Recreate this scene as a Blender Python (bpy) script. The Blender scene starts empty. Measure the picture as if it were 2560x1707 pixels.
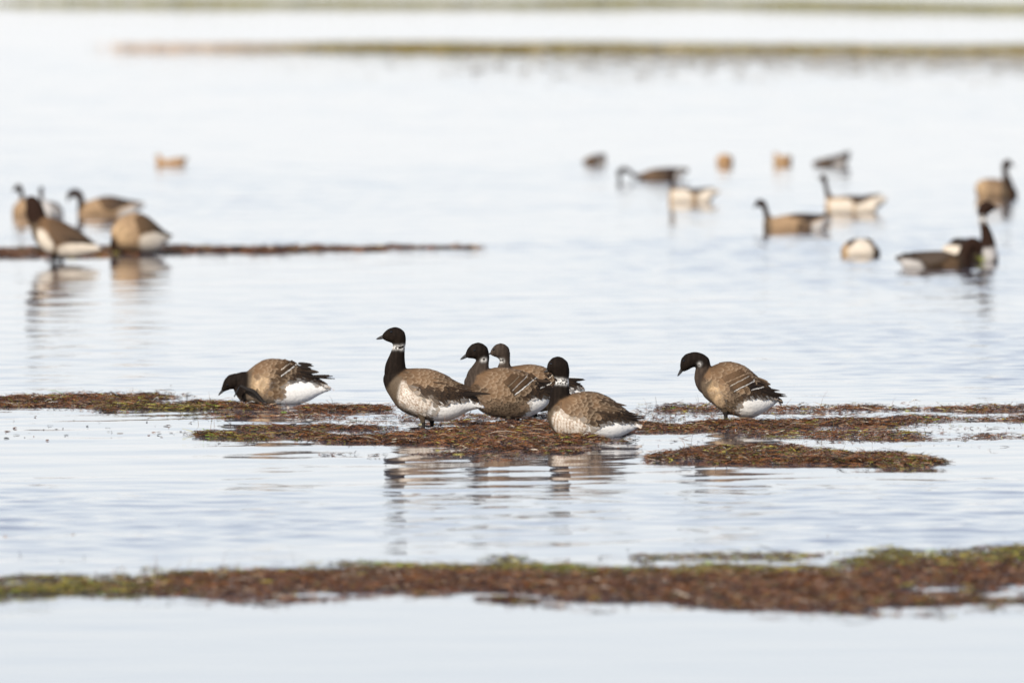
import bpy, math, random
import numpy as np
from mathutils import Vector, Matrix
from mathutils.bvhtree import BVHTree

random.seed(7)
RNG = np.random.default_rng(11)
SC = bpy.context.scene
COL = SC.collection

# ------------------------------------------------------------------ camera
W0, H0 = 2560.0, 1707.0
FPX = 600.0 / 36.0 * W0            # 600 mm lens on a 36 mm wide sensor, in photograph pixels
CAM_H = 2.54
HORIZON = -327.0                   # photograph row of the horizon (above the frame)
PITCH = math.atan((H0 / 2 - HORIZON) / FPX)
cam_data = bpy.data.cameras.new('camera')
cam = bpy.data.objects.new('camera', cam_data)
COL.objects.link(cam)
cam.location = (0, 0, CAM_H)
cam.rotation_euler = (math.pi / 2 - PITCH, 0, 0)
cam_data.sensor_width = 36.0
cam_data.lens = 600.0
cam_data.clip_start = 1.0
cam_data.clip_end = 20000.0
cam_data.dof.use_dof = True
cam_data.dof.focus_distance = 77.4
cam_data.dof.aperture_fstop = 5.6
SC.camera = cam

# ------------------------------------------------------------------ sky, sun, exposure
SUN_EL = math.radians(30)
SUN_AZ = math.atan2(-0.46, -0.88)      # from +Y towards +X; the sun is to the left and behind the camera
sun_dir = Vector((math.sin(SUN_AZ) * math.cos(SUN_EL), math.cos(SUN_AZ) * math.cos(SUN_EL), math.sin(SUN_EL)))
world = bpy.data.worlds.new("World")
SC.world = world
world.use_nodes = True
wn = world.node_tree
sky = wn.nodes.new('ShaderNodeTexSky')
sky.sky_type = 'NISHITA'
sky.sun_disc = False
sky.sun_elevation = SUN_EL
sky.sun_rotation = SUN_AZ
sky.air_density = 0.9
sky.dust_density = 0.0
sky.ozone_density = 3.0
bg = wn.nodes['Background']
# thin bright haze over the sky, thicker towards the horizon all the way round
wtc = wn.nodes.new('ShaderNodeTexCoord'); wsp = wn.nodes.new('ShaderNodeSeparateXYZ')
wn.links.new(wtc.outputs['Generated'], wsp.inputs[0])
wmr = wn.nodes.new('ShaderNodeMapRange'); wmr.inputs[1].default_value = 0.0; wmr.inputs[2].default_value = 0.6
wmr.inputs[3].default_value = 0.88; wmr.inputs[4].default_value = 0.10
wn.links.new(wsp.outputs['Z'], wmr.inputs[0])
wmx = wn.nodes.new('ShaderNodeMix'); wmx.data_type = 'RGBA'
wn.links.new(wmr.outputs[0], wmx.inputs[0]); wn.links.new(sky.outputs[0], wmx.inputs[6])
wmx.inputs[7].default_value = (5.85, 5.88, 6.30, 1)
wn.links.new(wmx.outputs[2], bg.inputs[0])
bg.inputs[1].default_value = 0.15
sun_data = bpy.data.lights.new('sun', 'SUN')
sun_data.energy = 5.0
sun_data.angle = math.radians(0.5)
sun_data.color = (1.0, 0.92, 0.80)
sun = bpy.data.objects.new('sun', sun_data)
COL.objects.link(sun)
sun.location = (-20, -20, 30)
sun.rotation_euler = sun_dir.to_track_quat('Z', 'Y').to_euler()
SC.view_settings.view_transform = 'Standard'
SC.view_settings.look = 'None'
SC.view_settings.exposure = 0.08
SC.view_settings.gamma = 1.0
SC.view_settings.use_curve_mapping = False

# ------------------------------------------------------------------ helpers
CP, SP = math.cos(PITCH), math.sin(PITCH)

def gp(u, v, z=0.0):
    """photograph pixel -> point on the level z (numpy friendly)"""
    u = np.asarray(u, float); v = np.asarray(v, float)
    dx = (u - W0 / 2) / FPX
    dy = (H0 / 2 - v) / FPX
    wy = CP + dy * SP
    wz = -SP + dy * CP
    t = (z - CAM_H) / wz
    return t * dx, t * wy, t

def vnoise(x, y, seed=0):
    x = np.asarray(x, float); y = np.asarray(y, float)
    xi = np.floor(x).astype(np.int64); yi = np.floor(y).astype(np.int64)
    fx = x - xi; fy = y - yi
    fx = fx * fx * (3 - 2 * fx); fy = fy * fy * (3 - 2 * fy)
    def h(a, b):
        n = (a * 374761393 + b * 668265263 + seed * 974634777) & 0xffffffff
        n = ((n ^ (n >> 13)) * 1274126177) & 0xffffffff
        n = n ^ (n >> 16)
        return (n & 0xffff) / 65535.0
    a = h(xi, yi); b = h(xi + 1, yi); c = h(xi, yi + 1); d = h(xi + 1, yi + 1)
    return (a * (1 - fx) + b * fx) * (1 - fy) + (c * (1 - fx) + d * fx) * fy

def fbm(x, y, seed=0, octv=4):
    s = 0; a = 0.5; t = 0
    for i in range(octv):
        s = s + a * vnoise(x * 2 ** i, y * 2 ** i, seed + i * 17)
        t += a; a *= 0.5
    return s / t

def in_poly(x, y, poly):
    x = np.asarray(x, float); y = np.asarray(y, float)
    r = np.zeros(x.shape, bool)
    n = len(poly)
    for i in range(n):
        x0, y0 = poly[i]; x1, y1 = poly[(i + 1) % n]
        if y0 == y1: continue
        c = ((y0 > y) != (y1 > y)) & (x < (x1 - x0) * (y - y0) / (y1 - y0) + x0)
        r ^= c
    return r

def smooth(a, lo, hi):
    t = np.clip((a - lo) / (hi - lo), 0, 1)
    return t * t * (3 - 2 * t)

def tag(o, label=None, cat=None, group=None, kind=None):
    if label: o['label'] = label
    if cat: o['category'] = cat
    if group: o['group'] = group
    if kind: o['kind'] = kind
    return o

def np_mesh(name, verts, faces, cols=None, mat=None, smooth_shade=True):
    """verts (n,3), faces: array (m,3|4) or list of lists"""
    me = bpy.data.meshes.new(name)
    verts = np.asarray(verts, np.float32)
    if isinstance(faces, np.ndarray):
        k = faces.shape[1]; m = len(faces)
        me.vertices.add(len(verts)); me.vertices.foreach_set('co', verts.ravel())
        me.loops.add(m * k); me.loops.foreach_set('vertex_index', faces.astype(np.int32).ravel())
        me.polygons.add(m)
        me.polygons.foreach_set('loop_start', np.arange(0, m * k, k, dtype=np.int32))
        me.polygons.foreach_set('loop_total', np.full(m, k, np.int32))
        me.update(calc_edges=True)
    else:
        me.from_pydata(verts.tolist(), [], faces)
    if smooth_shade:
        me.polygons.foreach_set('use_smooth', np.ones(len(me.polygons), bool))
    if cols is not None:
        ca = me.color_attributes.new('Col', 'FLOAT_COLOR', 'POINT')
        c4 = np.ones((len(verts), 4), np.float32); c4[:, :3] = cols
        ca.data.foreach_set('color', c4.ravel())
    if mat: me.materials.append(mat)
    me.update()
    return me

def link(name, me, parent=None):
    o = bpy.data.objects.new(name, me)
    COL.objects.link(o)
    if parent: o.parent = parent
    return o

# ------------------------------------------------------------------ materials
def new_mat(name):
    m = bpy.data.materials.new(name); m.use_nodes = True
    nt = m.node_tree
    return m, nt, nt.nodes['Principled BSDF']

def N(nt, typ, **kw):
    n = nt.nodes.new(typ)
    for k, v in kw.items():
        if k in n.inputs: n.inputs[k].default_value = v
        else: setattr(n, k, v)
    return n

def mat_plumage(name, rough=0.62, spec=0.25, bump=0.25, scale=160.0, stretch=(0.35, 1, 1)):
    m, nt, p = new_mat(name)
    at = N(nt, 'ShaderNodeVertexColor', layer_name='Col')
    tc = N(nt, 'ShaderNodeTexCoord')
    mp = N(nt, 'ShaderNodeMapping'); mp.inputs['Scale'].default_value = stretch
    nt.links.new(tc.outputs['Object'], mp.inputs[0])
    nz = N(nt, 'ShaderNodeTexNoise', Scale=scale, Detail=3.0, Roughness=0.6)
    nt.links.new(mp.outputs[0], nz.inputs['Vector'])
    mr = N(nt, 'ShaderNodeMapRange'); mr.inputs[1].default_value = 0.3; mr.inputs[2].default_value = 0.7
    mr.inputs[3].default_value = 0.86; mr.inputs[4].default_value = 1.12
    nt.links.new(nz.outputs[0], mr.inputs[0])
    mx = N(nt, 'ShaderNodeMix', data_type='RGBA', blend_type='MULTIPLY'); mx.inputs[0].default_value = 1
    nt.links.new(at.outputs[0], mx.inputs[6]); nt.links.new(mr.outputs[0], mx.inputs[7])
    nt.links.new(mx.outputs[2], p.inputs['Base Color'])
    bp = N(nt, 'ShaderNodeBump', Strength=bump, Distance=0.004)
    nt.links.new(nz.outputs[0], bp.inputs['Height'])
    nt.links.new(bp.outputs[0], p.inputs['Normal'])
    p.inputs['Roughness'].default_value = rough
    p.inputs['Specular IOR Level'].default_value = spec
    p.inputs['Sheen Weight'].default_value = 0.0
    p.inputs['Sheen Roughness'].default_value = 0.5
    return m

M_BODY = mat_plumage('plumage', rough=0.8, spec=0.07)
M_FEATHER = mat_plumage('feather', rough=0.65, spec=0.12, bump=0.3, scale=260)

def mat_simple(name, col, rough, spec=0.5, noise=0.0, nscale=40.0):
    m, nt, p = new_mat(name)
    p.inputs['Base Color'].default_value = (*col, 1)
    p.inputs['Roughness'].default_value = rough
    p.inputs['Specular IOR Level'].default_value = spec
    if noise:
        tc = N(nt, 'ShaderNodeTexCoord')
        nz = N(nt, 'ShaderNodeTexNoise', Scale=nscale, Detail=4.0)
        nt.links.new(tc.outputs['Object'], nz.inputs['Vector'])
        cr = N(nt, 'ShaderNodeValToRGB')
        cr.color_ramp.elements[0].position = 0.3; cr.color_ramp.elements[1].position = 0.7
        cr.color_ramp.elements[0].color = (*[c * (1 - noise) for c in col], 1)
        cr.color_ramp.elements[1].color = (*[min(1, c * (1 + noise)) for c in col], 1)
        nt.links.new(nz.outputs[0], cr.inputs[0]); nt.links.new(cr.outputs[0], p.inputs['Base Color'])
    return m

M_BILL = mat_simple('bill_horn', (0.018, 0.016, 0.016), 0.5, 0.25, 0.3, 90)
M_EYE = mat_simple('eye_dark', (0.006, 0.005, 0.005), 0.06, 0.6)
M_LEG = mat_simple('leg_skin', (0.022, 0.019, 0.017), 0.4, 0.5, 0.35, 120)
M_WHITE = mat_simple('down_white', (0.78, 0.75, 0.70), 0.7, 0.2, 0.15, 60)
M_GREENWEED = mat_simple('fresh_weed', (0.32, 0.42, 0.03), 0.4, 0.5, 0.3, 60)

def mat_weed():
    m, nt, p = new_mat('dead_eelgrass')
    at = N(nt, 'ShaderNodeVertexColor', layer_name='Col')
    nt.links.new(at.outputs[0], p.inputs['Base Color'])
    p.inputs['Roughness'].default_value = 0.4
    p.inputs['Specular IOR Level'].default_value = 0.22
    return m
M_WEED = mat_weed()

def mat_mat():
    m, nt, p = new_mat('wet_litter')
    tc = N(nt, 'ShaderNodeTexCoord')
    nz = N(nt, 'ShaderNodeTexNoise', Scale=55.0, Detail=6.0, Roughness=0.7)
    nt.links.new(tc.outputs['Object'], nz.inputs['Vector'])
    cr = N(nt, 'ShaderNodeValToRGB')
    e = cr.color_ramp.elements
    e[0].position = 0.3; e[0].color = (0.014, 0.009, 0.008, 1)
    e[1].position = 0.75; e[1].color = (0.13, 0.05, 0.024, 1)
    k = e.new(0.55); k.color = (0.06, 0.028, 0.016, 1)
    nt.links.new(nz.outputs[0], cr.inputs[0]); nt.links.new(cr.outputs[0], p.inputs['Base Color'])
    bp = N(nt, 'ShaderNodeBump', Strength=0.7, Distance=0.01)
    nt.links.new(nz.outputs[0], bp.inputs['Height']); nt.links.new(bp.outputs[0], p.inputs['Normal'])
    p.inputs['Roughness'].default_value = 0.55
    p.inputs['Specular IOR Level'].default_value = 0.3
    return m
M_MAT = mat_mat()

# ------------------------------------------------------------------ water
def mat_water():
    m, nt, p = new_mat('sea_water')
    p.inputs['Base Color'].default_value = (0.10, 0.10, 0.125, 1)
    p.inputs['IOR'].default_value = 1.333
    p.inputs['Roughness'].default_value = 0.035
    tc = N(nt, 'ShaderNodeTexCoord')
    mp = N(nt, 'ShaderNodeMapping'); mp.inputs['Scale'].default_value = (1.4, 1, 1)
    nt.links.new(tc.outputs['Object'], mp.inputs[0])
    nz = N(nt, 'ShaderNodeTexNoise', Scale=9.0, Detail=2.0)
    nt.links.new(mp.outputs[0], nz.inputs['Vector'])
    bp = N(nt, 'ShaderNodeBump', Strength=1.0, Distance=0.00035)
    nt.links.new(nz.outputs[0], bp.inputs['Height']); nt.links.new(bp.outputs[0], p.inputs['Normal'])
    return m
M_WATER = mat_water()

# breeze on the water by distance: (metres, small-ripple slope, long-wave slope)
BREEZE = [(50, .004, .003), (59, .005, .003), (61.5, .010, .010), (64, .022, .010), (67, .032, .012), (70, .028, .013), (71.2, .016, .012), (72.2, .004, .010),
          (76, .004, .010), (79, .007, .010), (81.5, .020, .010), (85, .036, .012), (92, .026, .012), (98, .012, .008), (104, .006, .008), (110, .004, .006), (113, .006, .006),
          (115.5, .028, .010), (120, .026, .010), (135, .020, .010), (160, .018, .009), (185, .012, .010), (195, .012, .014), (237, .012, .014), (250, .02, .01), (300, .02, .01)]
_wr = np.random.default_rng(5)
def _comps(n, l0, l1, spread):
    lam = np.exp(_wr.uniform(math.log(l0), math.log(l1), n)); th = _wr.normal(math.pi / 2 + .25, spread, n)
    k = 2 * math.pi / lam
    return k * np.cos(th), k * np.sin(th), k, _wr.uniform(0, 6.283, n), lam
SHORT = _comps(36, .11, .42, .8); LONG = _comps(22, .45, 1.8, .85)
def water_h(x, y, spacing=0.0):
    x = np.asarray(x, float); y = np.asarray(y, float)
    ys = [b[0] for b in BREEZE]
    yy = y + 1.6 * (fbm(x * .22, y * .10, 61, 3) - .5) * 2
    s1 = np.interp(yy, ys, [b[1] for b in BREEZE]); s2 = np.interp(yy, ys, [b[2] for b in BREEZE])
    s1 = s1 + .030 * smooth(x, -.5, 2.0) * smooth(yy, 101, 106) * smooth(118 - yy, 0, 4)
    patch = .55 + 1.3 * smooth(fbm(x * .35, y * .09, 63, 3), .32, .66)
    out = np.zeros(x.shape)
    for (kx, ky, k, ph, lam), sl, pt in ((SHORT, s1, patch), (LONG, s2, .6 + .4 * patch)):
        for i in range(len(kx)):
            a = sl * pt * math.sqrt(2.0 / len(kx)) / k[i]
            if np.ndim(spacing) or spacing: a = a * smooth(lam[i] / np.maximum(spacing, 1e-6), 2.2, 4.0)
            ph2 = kx[i] * x + ky[i] * y + ph[i]
            out = out + a * (np.sin(ph2) + .18 * np.sin(2 * ph2 + .6))
    return out
def build_water():
    ys = [52.0]
    while ys[-1] < 300.0: ys.append(ys[-1] + (0.05 if ys[-1] < 96 else 0.05 * (ys[-1] / 96) ** 1.9))
    ys = np.array(ys); n = len(ys); c = 250
    sx = np.linspace(-1, 1, c)
    X = sx[None, :] * ys[:, None] * 0.047; Y = np.repeat(ys[:, None], c, 1)
    sp = np.repeat(np.gradient(ys)[:, None], c, 1)
    Z = water_h(X, Y, sp)
    fade = smooth(1 - np.abs(sx), 0, .06)[None, :] * (smooth(ys, 52, 53.5) * smooth(300 - ys, 0, 12))[:, None]
    Z = Z * fade
    V = np.stack([X, Y, Z], -1).reshape(-1, 3)
    idx = np.arange(n * c).reshape(n, c)
    F = np.stack([idx[:-1, :-1], idx[:-1, 1:], idx[1:, 1:], idx[1:, :-1]], -1).reshape(-1, 4)
    # calm water all round, welded to the edge of the rippled sheet
    o = len(V); a, b, cc, d = idx[0, 0], idx[0, -1], idx[-1, -1], idx[-1, 0]
    V = np.vstack([V, [(-6000, -200, 0), (6000, -200, 0), (6000, 14000, 0), (-6000, 14000, 0)]])
    me = bpy.data.meshes.new('water')
    left = [int(q) for q in idx[:, 0]]; right = [int(q) for q in idx[:, -1]]; bot_ = [int(q) for q in idx[0]]; top_ = [int(q) for q in idx[-1]]
    outer = [[o, o + 1] + bot_[::-1], [o + 1, o + 2] + right[::-1], [o + 2, o + 3] + top_, [o + 3, o] + left]
    nf = len(F); tot = np.concatenate([np.full(nf, 4), [len(q) for q in outer]]).astype(np.int32)
    loops = np.concatenate([F.ravel()] + [np.array(q) for q in outer]).astype(np.int32)
    me.vertices.add(len(V)); me.vertices.foreach_set('co', V.astype(np.float32).ravel())
    me.loops.add(len(loops)); me.loops.foreach_set('vertex_index', loops)
    me.polygons.add(len(tot)); me.polygons.foreach_set('loop_start', np.concatenate([[0], np.cumsum(tot)[:-1]]).astype(np.int32)); me.polygons.foreach_set('loop_total', tot)
    me.update(calc_edges=True)
    sm = np.ones(len(tot), bool); sm[nf:] = False
    me.polygons.foreach_set('use_smooth', sm)
    me.materials.append(M_WATER)
    tag(link('water', me), kind='structure')
    print('water verts', len(V))
build_water()

# ------------------------------------------------------------------ seagrass wrack
PAL = {
    'brown': [((.185, .075, .030), 32), ((.105, .044, .020), 24), ((.018, .012, .010), 22), ((.24, .095, .028), 9),
              ((.33, .22, .13), 7), ((.50, .42, .33), 2), ((.12, .105, .035), 2.5), ((.40, .34, .07), 1.0), ((.045, .028, .020), 8), ((.55, .50, .42), .5)],
    'green': [((.17, .16, .030), 26), ((.30, .26, .05), 17), ((.40, .35, .07), 6), ((.11, .05, .022), 18), ((.05, .03, .018), 16),
              ((.20, .32, .03), 4), ((.24, .16, .085), 6), ((.03, .022, .02), 10)],
}
def pick_cols(n, green):
    out = np.zeros((n, 3))
    r = RNG.random(n) < green
    for key, sel in (('brown', ~r), ('green', r)):
        p = np.array([w for _, w in PAL[key]], float); p /= p.sum()
        c = np.array([c for c, _ in PAL[key]])
        k = int(sel.sum())
        out[sel] = c[RNG.choice(len(p), k, p=p)]
    out *= RNG.uniform(0.7, 1.35, (n, 1))
    return out

def blades(px, py, pz, ln, wd, cols, tilt_sd=0.22, name='b'):
    """ribbons: 4 stations x 2 verts"""
    n = len(px)
    a = RNG.uniform(0, 2 * math.pi, n)
    tilt = RNG.normal(0, tilt_sd, n)
    bend = RNG.normal(0, 0.9, n)
    vb = RNG.normal(0, 0.35, n)
    ts = np.linspace(-0.5, 0.5, 4)
    roll = RNG.uniform(-1.2, 1.2, n)
    V = np.zeros((n, 8, 3)); C = np.zeros((n, 8, 3))
    for i, t in enumerate(ts):
        ang = a + bend * t
        x = px + ln * t * np.cos(ang); y = py + ln * t * np.sin(ang)
        z = pz + ln * t * np.sin(tilt) + ln * vb * (0.25 - t * t) * 0.5
        w = wd * (1.0 if 0 < i < 3 else 0.35) * 0.5
        sx = -np.sin(ang) * np.cos(roll) * w; sy = np.cos(ang) * np.cos(roll) * w; sz = np.sin(roll) * w
        V[:, 2 * i] = np.stack([x + sx, y + sy, z + sz], 1)
        V[:, 2 * i + 1] = np.stack([x - sx, y - sy, z - sz], 1)
        C[:, 2 * i] = cols; C[:, 2 * i + 1] = cols
    base = (np.arange(n) * 8)[:, None]
    q = np.array([[0, 1, 3, 2], [2, 3, 5, 4], [4, 5, 7, 6]])
    F = (base[:, :, None] + q[None]).reshape(-1, 4)
    return V.reshape(-1, 3), F, C.reshape(-1, 3)

def interp(tab, u):
    xs = [t[0] for t in tab]; ys = [t[1] for t in tab]
    return np.interp(u, xs, ys)

def wrack(top, bot, height, n, green, label, noise_scale=(3.0, 1.2), thr=0.32, seed=1, sc=1.0 / 0.91875, off=(0, 0),
          ln=(0.016, 0.065), wd=(0.0015, 0.0038), cat='seaweed', name='seaweed_mat', cols=260, rows=46, tilt=0.16, endfade=90, under=.80, soft=(.34, .52)):
    top = [(off[0] + a * sc, off[1] + b * sc) for a, b in top]
    bot = [(off[0] + a * sc, off[1] + b * sc) for a, b in bot]
    u0, u1 = top[0][0], top[-1][0]
    def mask(u, t, x, y):
        e = smooth(t, -0.04, soft[0]) * smooth(1 - t, -0.04, soft[1])
        # ends taper only inside the picture
        if u0 > 5: e = e * smooth(u, u0 - 5, u0 + endfade)
        if u1 < 2550: e = e * smooth(u1 - u, -5, endfade)
        nz = .45 * fbm(x * noise_scale[0] * .5, y * noise_scale[1] * .6, seed, 4) + .55 * fbm(x * 4.2, y * 3.2, seed + 7, 4)
        nz = .5 + (nz - .5) * 2.1
        return smooth(e * 0.62 + nz - 0.38, thr - 0.10, thr + 0.22), nz
    uu = np.linspace(u0 - (260 if u0 <= 5 else 10), u1 + (260 if u1 >= 2550 else 10), cols)
    tt = np.linspace(-0.25, 1.25, rows)
    U, T = np.meshgrid(uu, tt)
    Vv = interp(top, U) * (1 - T) + interp(bot, U) * T
    X, Y, _ = gp(U, Vv)
    m, nz = mask(U, T, X, Y)
    m = np.where((T < -0.2) | (T > 1.2), 0, m)
    mu = smooth(m, under, 1.25)
    Z = -0.012 + (height + 0.008) * mu * (0.35 + 1.3 * fbm(X * 8, Y * 6, seed + 50, 4)) + 0.006 * (vnoise(X * 45, Y * 25, seed) - 0.5) * m
    idx = np.arange(cols * rows).reshape(rows, cols)
    F = np.stack([idx[1:, :-1], idx[1:, 1:], idx[:-1, 1:], idx[:-1, :-1]], -1).reshape(-1, 4)
    keep = (Z.ravel()[F].max(1) > -0.006)
    F = F[keep]
    root = link(name, np_mesh(name, np.stack([X, Y, Z], -1).reshape(-1, 3), F, mat=M_MAT))
    tag(root, label, cat, None, 'stuff')
    # blades, uniform over the ground
    PX = []; PY = []; PZ = []; G = []
    got = 0
    depth_w = None
    while got < n:
        k = n * 2
        u = RNG.uniform(uu[0], uu[-1], k); t = RNG.uniform(-.22, 1.22, k)
        vt, vb_ = interp(top, u), interp(bot, u)
        v = vt * (1 - t) + vb_ * t
        x, y, _ = gp(u, v)
        wgt = (vb_ - vt); wgt = wgt / wgt.max()
        mm, nz = mask(u, t, x, y)
        ok = (RNG.random(k) < wgt) & (RNG.random(k) < mm + 0.05 * (nz > 0.52) * np.exp(-np.maximum(np.abs(t - .5) - .5, 0) * 3))
        x, y, mm, u, t, nz = x[ok], y[ok], mm[ok], u[ok], t[ok], nz[ok]
        z = -0.010 + (height + 0.008) * smooth(mm, .4, 1) * (0.35 + 1.3 * fbm(x * 8, y * 6, seed + 50, 4)) - .004 * vnoise(x * 22, y * 10, seed + 3)
        z = np.maximum(z, 0.001) + np.abs(RNG.normal(0, 0.007, len(x))) * mm + 0.001
        PX.append(x); PY.append(y); PZ.append(z); G.append(green(u, t, x, y) if callable(green) else np.full(len(x), green))
        got += len(x)
    px, py, pz, g = [np.concatenate(q)[:n] for q in (PX, PY, PZ, G)]
    cl = np.zeros((n, 3)); gr = RNG.random(n) < g
    a = pick_cols(n, 0.0); b = pick_cols(n, 1.0); cl = np.where(gr[:, None], b, a)
    V, F, C = blades(px, py, pz, RNG.uniform(*ln, n) * RNG.choice([0.6, 1.0, 1.3, 2.6], n, p=[.32, .33, .27, .08]), RNG.uniform(*wd, n), cl, tilt)
    V[:, 2] = np.maximum(V[:, 2], 0.0010) + water_h(V[:, 0], V[:, 1])
    bo = link('eelgrass_litter', np_mesh('eelgrass_litter', V, F, C, M_WEED), root)
    bo['kind'] = 'stuff'
    return root

pnoise = lambda u, t, x, y: fbm(x * 1.3, y * 0.6, 91, 3)
# left bank under the feeding goose
wrack([(0, 911), (200, 907), (330, 907), (480, 914), (540, 922), (640, 929), (690, 933)],
      [(0, 934), (180, 936), (230, 948), (400, 956), (520, 957), (640, 948), (690, 946)],
      0.008, 22000, lambda u, t, x, y: smooth(u, 200, 420) * smooth(620 - u, 0, 200) * 0.65 * smooth(t, 0.2, 0.6) + 0.08,
      'brown and green eelgrass litter bank at the left under the head-down goose', seed=3, thr=0.47)
wrack([(640, 934), (800, 935), (950, 934)], [(640, 946), (800, 949), (950, 950)], 0.007, 4200, 0.05,
      'narrow brown eelgrass line running behind the tall ringed goose', seed=5, cols=120, rows=24, thr=0.48)
# central raft
wrack([(395, 990), (470, 985), (560, 980), (700, 977), (850, 975), (1000, 973), (1150, 966), (1250, 964), (1330, 968), (1420, 975), (1500, 985)],
      [(395, 996), (470, 1008), (560, 1022), (700, 1034), (850, 1040), (1000, 1042), (1100, 1044), (1200, 1038), (1290, 1032), (1420, 1014), (1500, 1000)],
      0.006, 60000, lambda u, t, x, y: 0.62 * smooth(760 - u, 0, 260) + 0.07,
      'broad reddish brown eelgrass raft under the standing geese in the centre', seed=8, cols=420, rows=80, thr=0.49)
wrack([(560, 948), (800, 946), (1000, 948), (1300, 945), (1480, 940)], [(560, 976), (800, 972), (1000, 972), (1300, 970), (1480, 975)], 0.003, 1500, 0.10,
      'loose brown scraps on the water between the rear line and the central raft', seed=51, under=.98, thr=0.66, cols=200, rows=24)
# right hand rafts
wrack([(1300, 968), (1440, 958), (1600, 962), (1800, 960), (2000, 960), (2140, 966)],
      [(1300, 1000), (1440, 1002), (1600, 1002), (1800, 996), (2000, 984), (2140, 976)],
      0.006, 17000, 0.08, 'brown eelgrass raft under the goose with arched neck at the right', seed=12, under=.75, cols=320, rows=60, thr=0.64)
wrack([(1470, 929), (1700, 929), (1900, 926), (2100, 929), (2352, 930)], [(1470, 950), (1700, 951), (1900, 949), (2100, 952), (2352, 950)],
      0.004, 4200, 0.10, 'thin broken eelgrass line behind the right-hand goose', seed=15, under=.9, thr=0.66, noise_scale=(2.2, 0.8), cols=320, rows=30)
wrack([(2000, 952), (2352, 950)], [(2000, 978), (2352, 980)], 0.003, 1900, 0.08,
      'loose dark eelgrass scraps reaching the right edge', seed=18, under=.9, thr=0.66, noise_scale=(2.2, 0.8), cols=160, rows=30)
wrack([(1560, 990), (1900, 985), (2352, 990)], [(1560, 1010), (1900, 1020), (2352, 1020)], 0.003, 3000, 0.12,
      'sparse floating eelgrass specks between the two right-hand rafts', seed=21, thr=0.68, noise_scale=(2.6, 1.0), cols=200, rows=30, ln=(0.01, 0.06))
Z4 = dict(sc=1 / 2.45, off=(1600, 950))
wrack([(-20, 478), (150, 464), (270, 440), (450, 412), (700, 414), (850, 424), (1100, 434), (1400, 447), (1550, 464), (1700, 480), (1870, 510)],
      [(-20, 486), (100, 503), (300, 506), (500, 517), (750, 536), (950, 549), (1250, 552), (1500, 546), (1700, 536), (1870, 516)],
      0.012, 32000, lambda u, t, x, y: 0.10 + 0.25 * (fbm(x * 2, y, 5, 3) > 0.55), 'low pointed eelgrass mound alone in the water at lower right', seed=24,
      cols=320, rows=60, thr=0.36, endfade=35, **Z4)
# foreground bank
wrack([(0, 1349), (150, 1342), (250, 1331), (330, 1318), (450, 1312), (600, 1309), (900, 1306), (1300, 1308), (1600, 1306), (1750, 1301), (1900, 1286), (2100, 1272), (2352, 1264)],
      [(0, 1371), (200, 1368), (400, 1376), (600, 1372), (800, 1366), (860, 1358), (1100, 1362), (1300, 1388), (1600, 1400), (1720, 1414), (1880, 1405), (2000, 1378), (2100, 1360), (2352, 1352)],
      0.009, 60000, lambda u, t, x, y: np.clip(smooth(0.30 - t, 0.0, 0.26) * 0.95 + 0.95 * smooth(560 - u, 0, 420) + 0.6 * smooth(u, 1900, 2500) * smooth(0.5 - t, 0, .3), 0, 0.95),
      'long out-of-focus reddish brown eelgrass bank across the foreground', seed=27, under=.5, soft=(.16, .30), cols=460, rows=80, thr=0.34)
wrack([(0, 1322), (200, 1316), (420, 1310)], [(0, 1350), (200, 1340), (420, 1322)], 0.002, 1500, 0.7,
      'scattered olive scraps behind the left end of the foreground bank', seed=30, under=.97, thr=0.6, cols=120, rows=30)
wrack([(1050, 1279), (1500, 1274), (2000, 1268), (2352, 1258)], [(1050, 1290), (1500, 1290), (2000, 1284), (2352, 1272)], 0.002, 1700, 0.75,
      'thin olive line of scraps behind the right half of the foreground bank', seed=33, under=.97, thr=0.66, noise_scale=(2.2, .9), cols=200, rows=24)
wrack([(1780, 1370), (2000, 1362), (2352, 1346)], [(1780, 1414), (2100, 1408), (2352, 1404)], 0.003, 7500, 0.1,
      'broken brown scraps in front of the right end of the foreground bank', seed=36, under=.95, thr=0.50, noise_scale=(2.2, .9), cols=160, rows=24)
wrack([(1100, 1370), (1300, 1380)], [(1100, 1385), (1300, 1396)], 0.004, 700, 0.1,
      'few dark specks off the front edge of the foreground bank', seed=39, thr=0.58, cols=60, rows=20)
# far left line
wrack([(0, 573), (200, 570), (400, 569), (600, 568), (800, 567), (1000, 566.5), (1190, 570)],
      [(0, 592), (200, 587), (400, 584), (600, 580), (800, 577), (1000, 573), (1190, 571.5)],
      0.005, 8000, 0.03, 'blurred dark brown eelgrass line tapering from the left edge behind the front geese', seed=42, cols=300, rows=40, thr=0.30, under=.5, soft=(.2, .3), endfade=160,
      ln=(0.03, 0.1), wd=(0.004, 0.009))

# stray floating bits and upright stems round the rafts
def strays():
    n = 620
    u = RNG.uniform(0, 2560, n); v = RNG.choice([0, 1], n, p=[.75, .25]) * 340 + RNG.normal(1085, 38, n)
    keep = (fbm(u / 150, v / 25, 77, 3) > 0.52) & ~((u < 900) & (v > 1110) & (v < 1300))
    u, v = u[keep], v[keep]
    x, y, _ = gp(u, v)
    k = len(x)
    V, F, C = blades(x, y, np.full(k, 0.002), RNG.uniform(0.006, 0.04, k), RNG.uniform(0.003, 0.007, k), pick_cols(k, 0.1) * 0.7, 0.15)
    V[:, 2] = np.maximum(V[:, 2], 0.0012) + water_h(V[:, 0], V[:, 1])
    o = link('floating_scraps', np_mesh('floating_scraps', V, F, C, M_WEED))
    tag(o, 'tiny dark eelgrass scraps adrift on open water round the rafts', 'seaweed', None, 'stuff')
strays()

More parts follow.
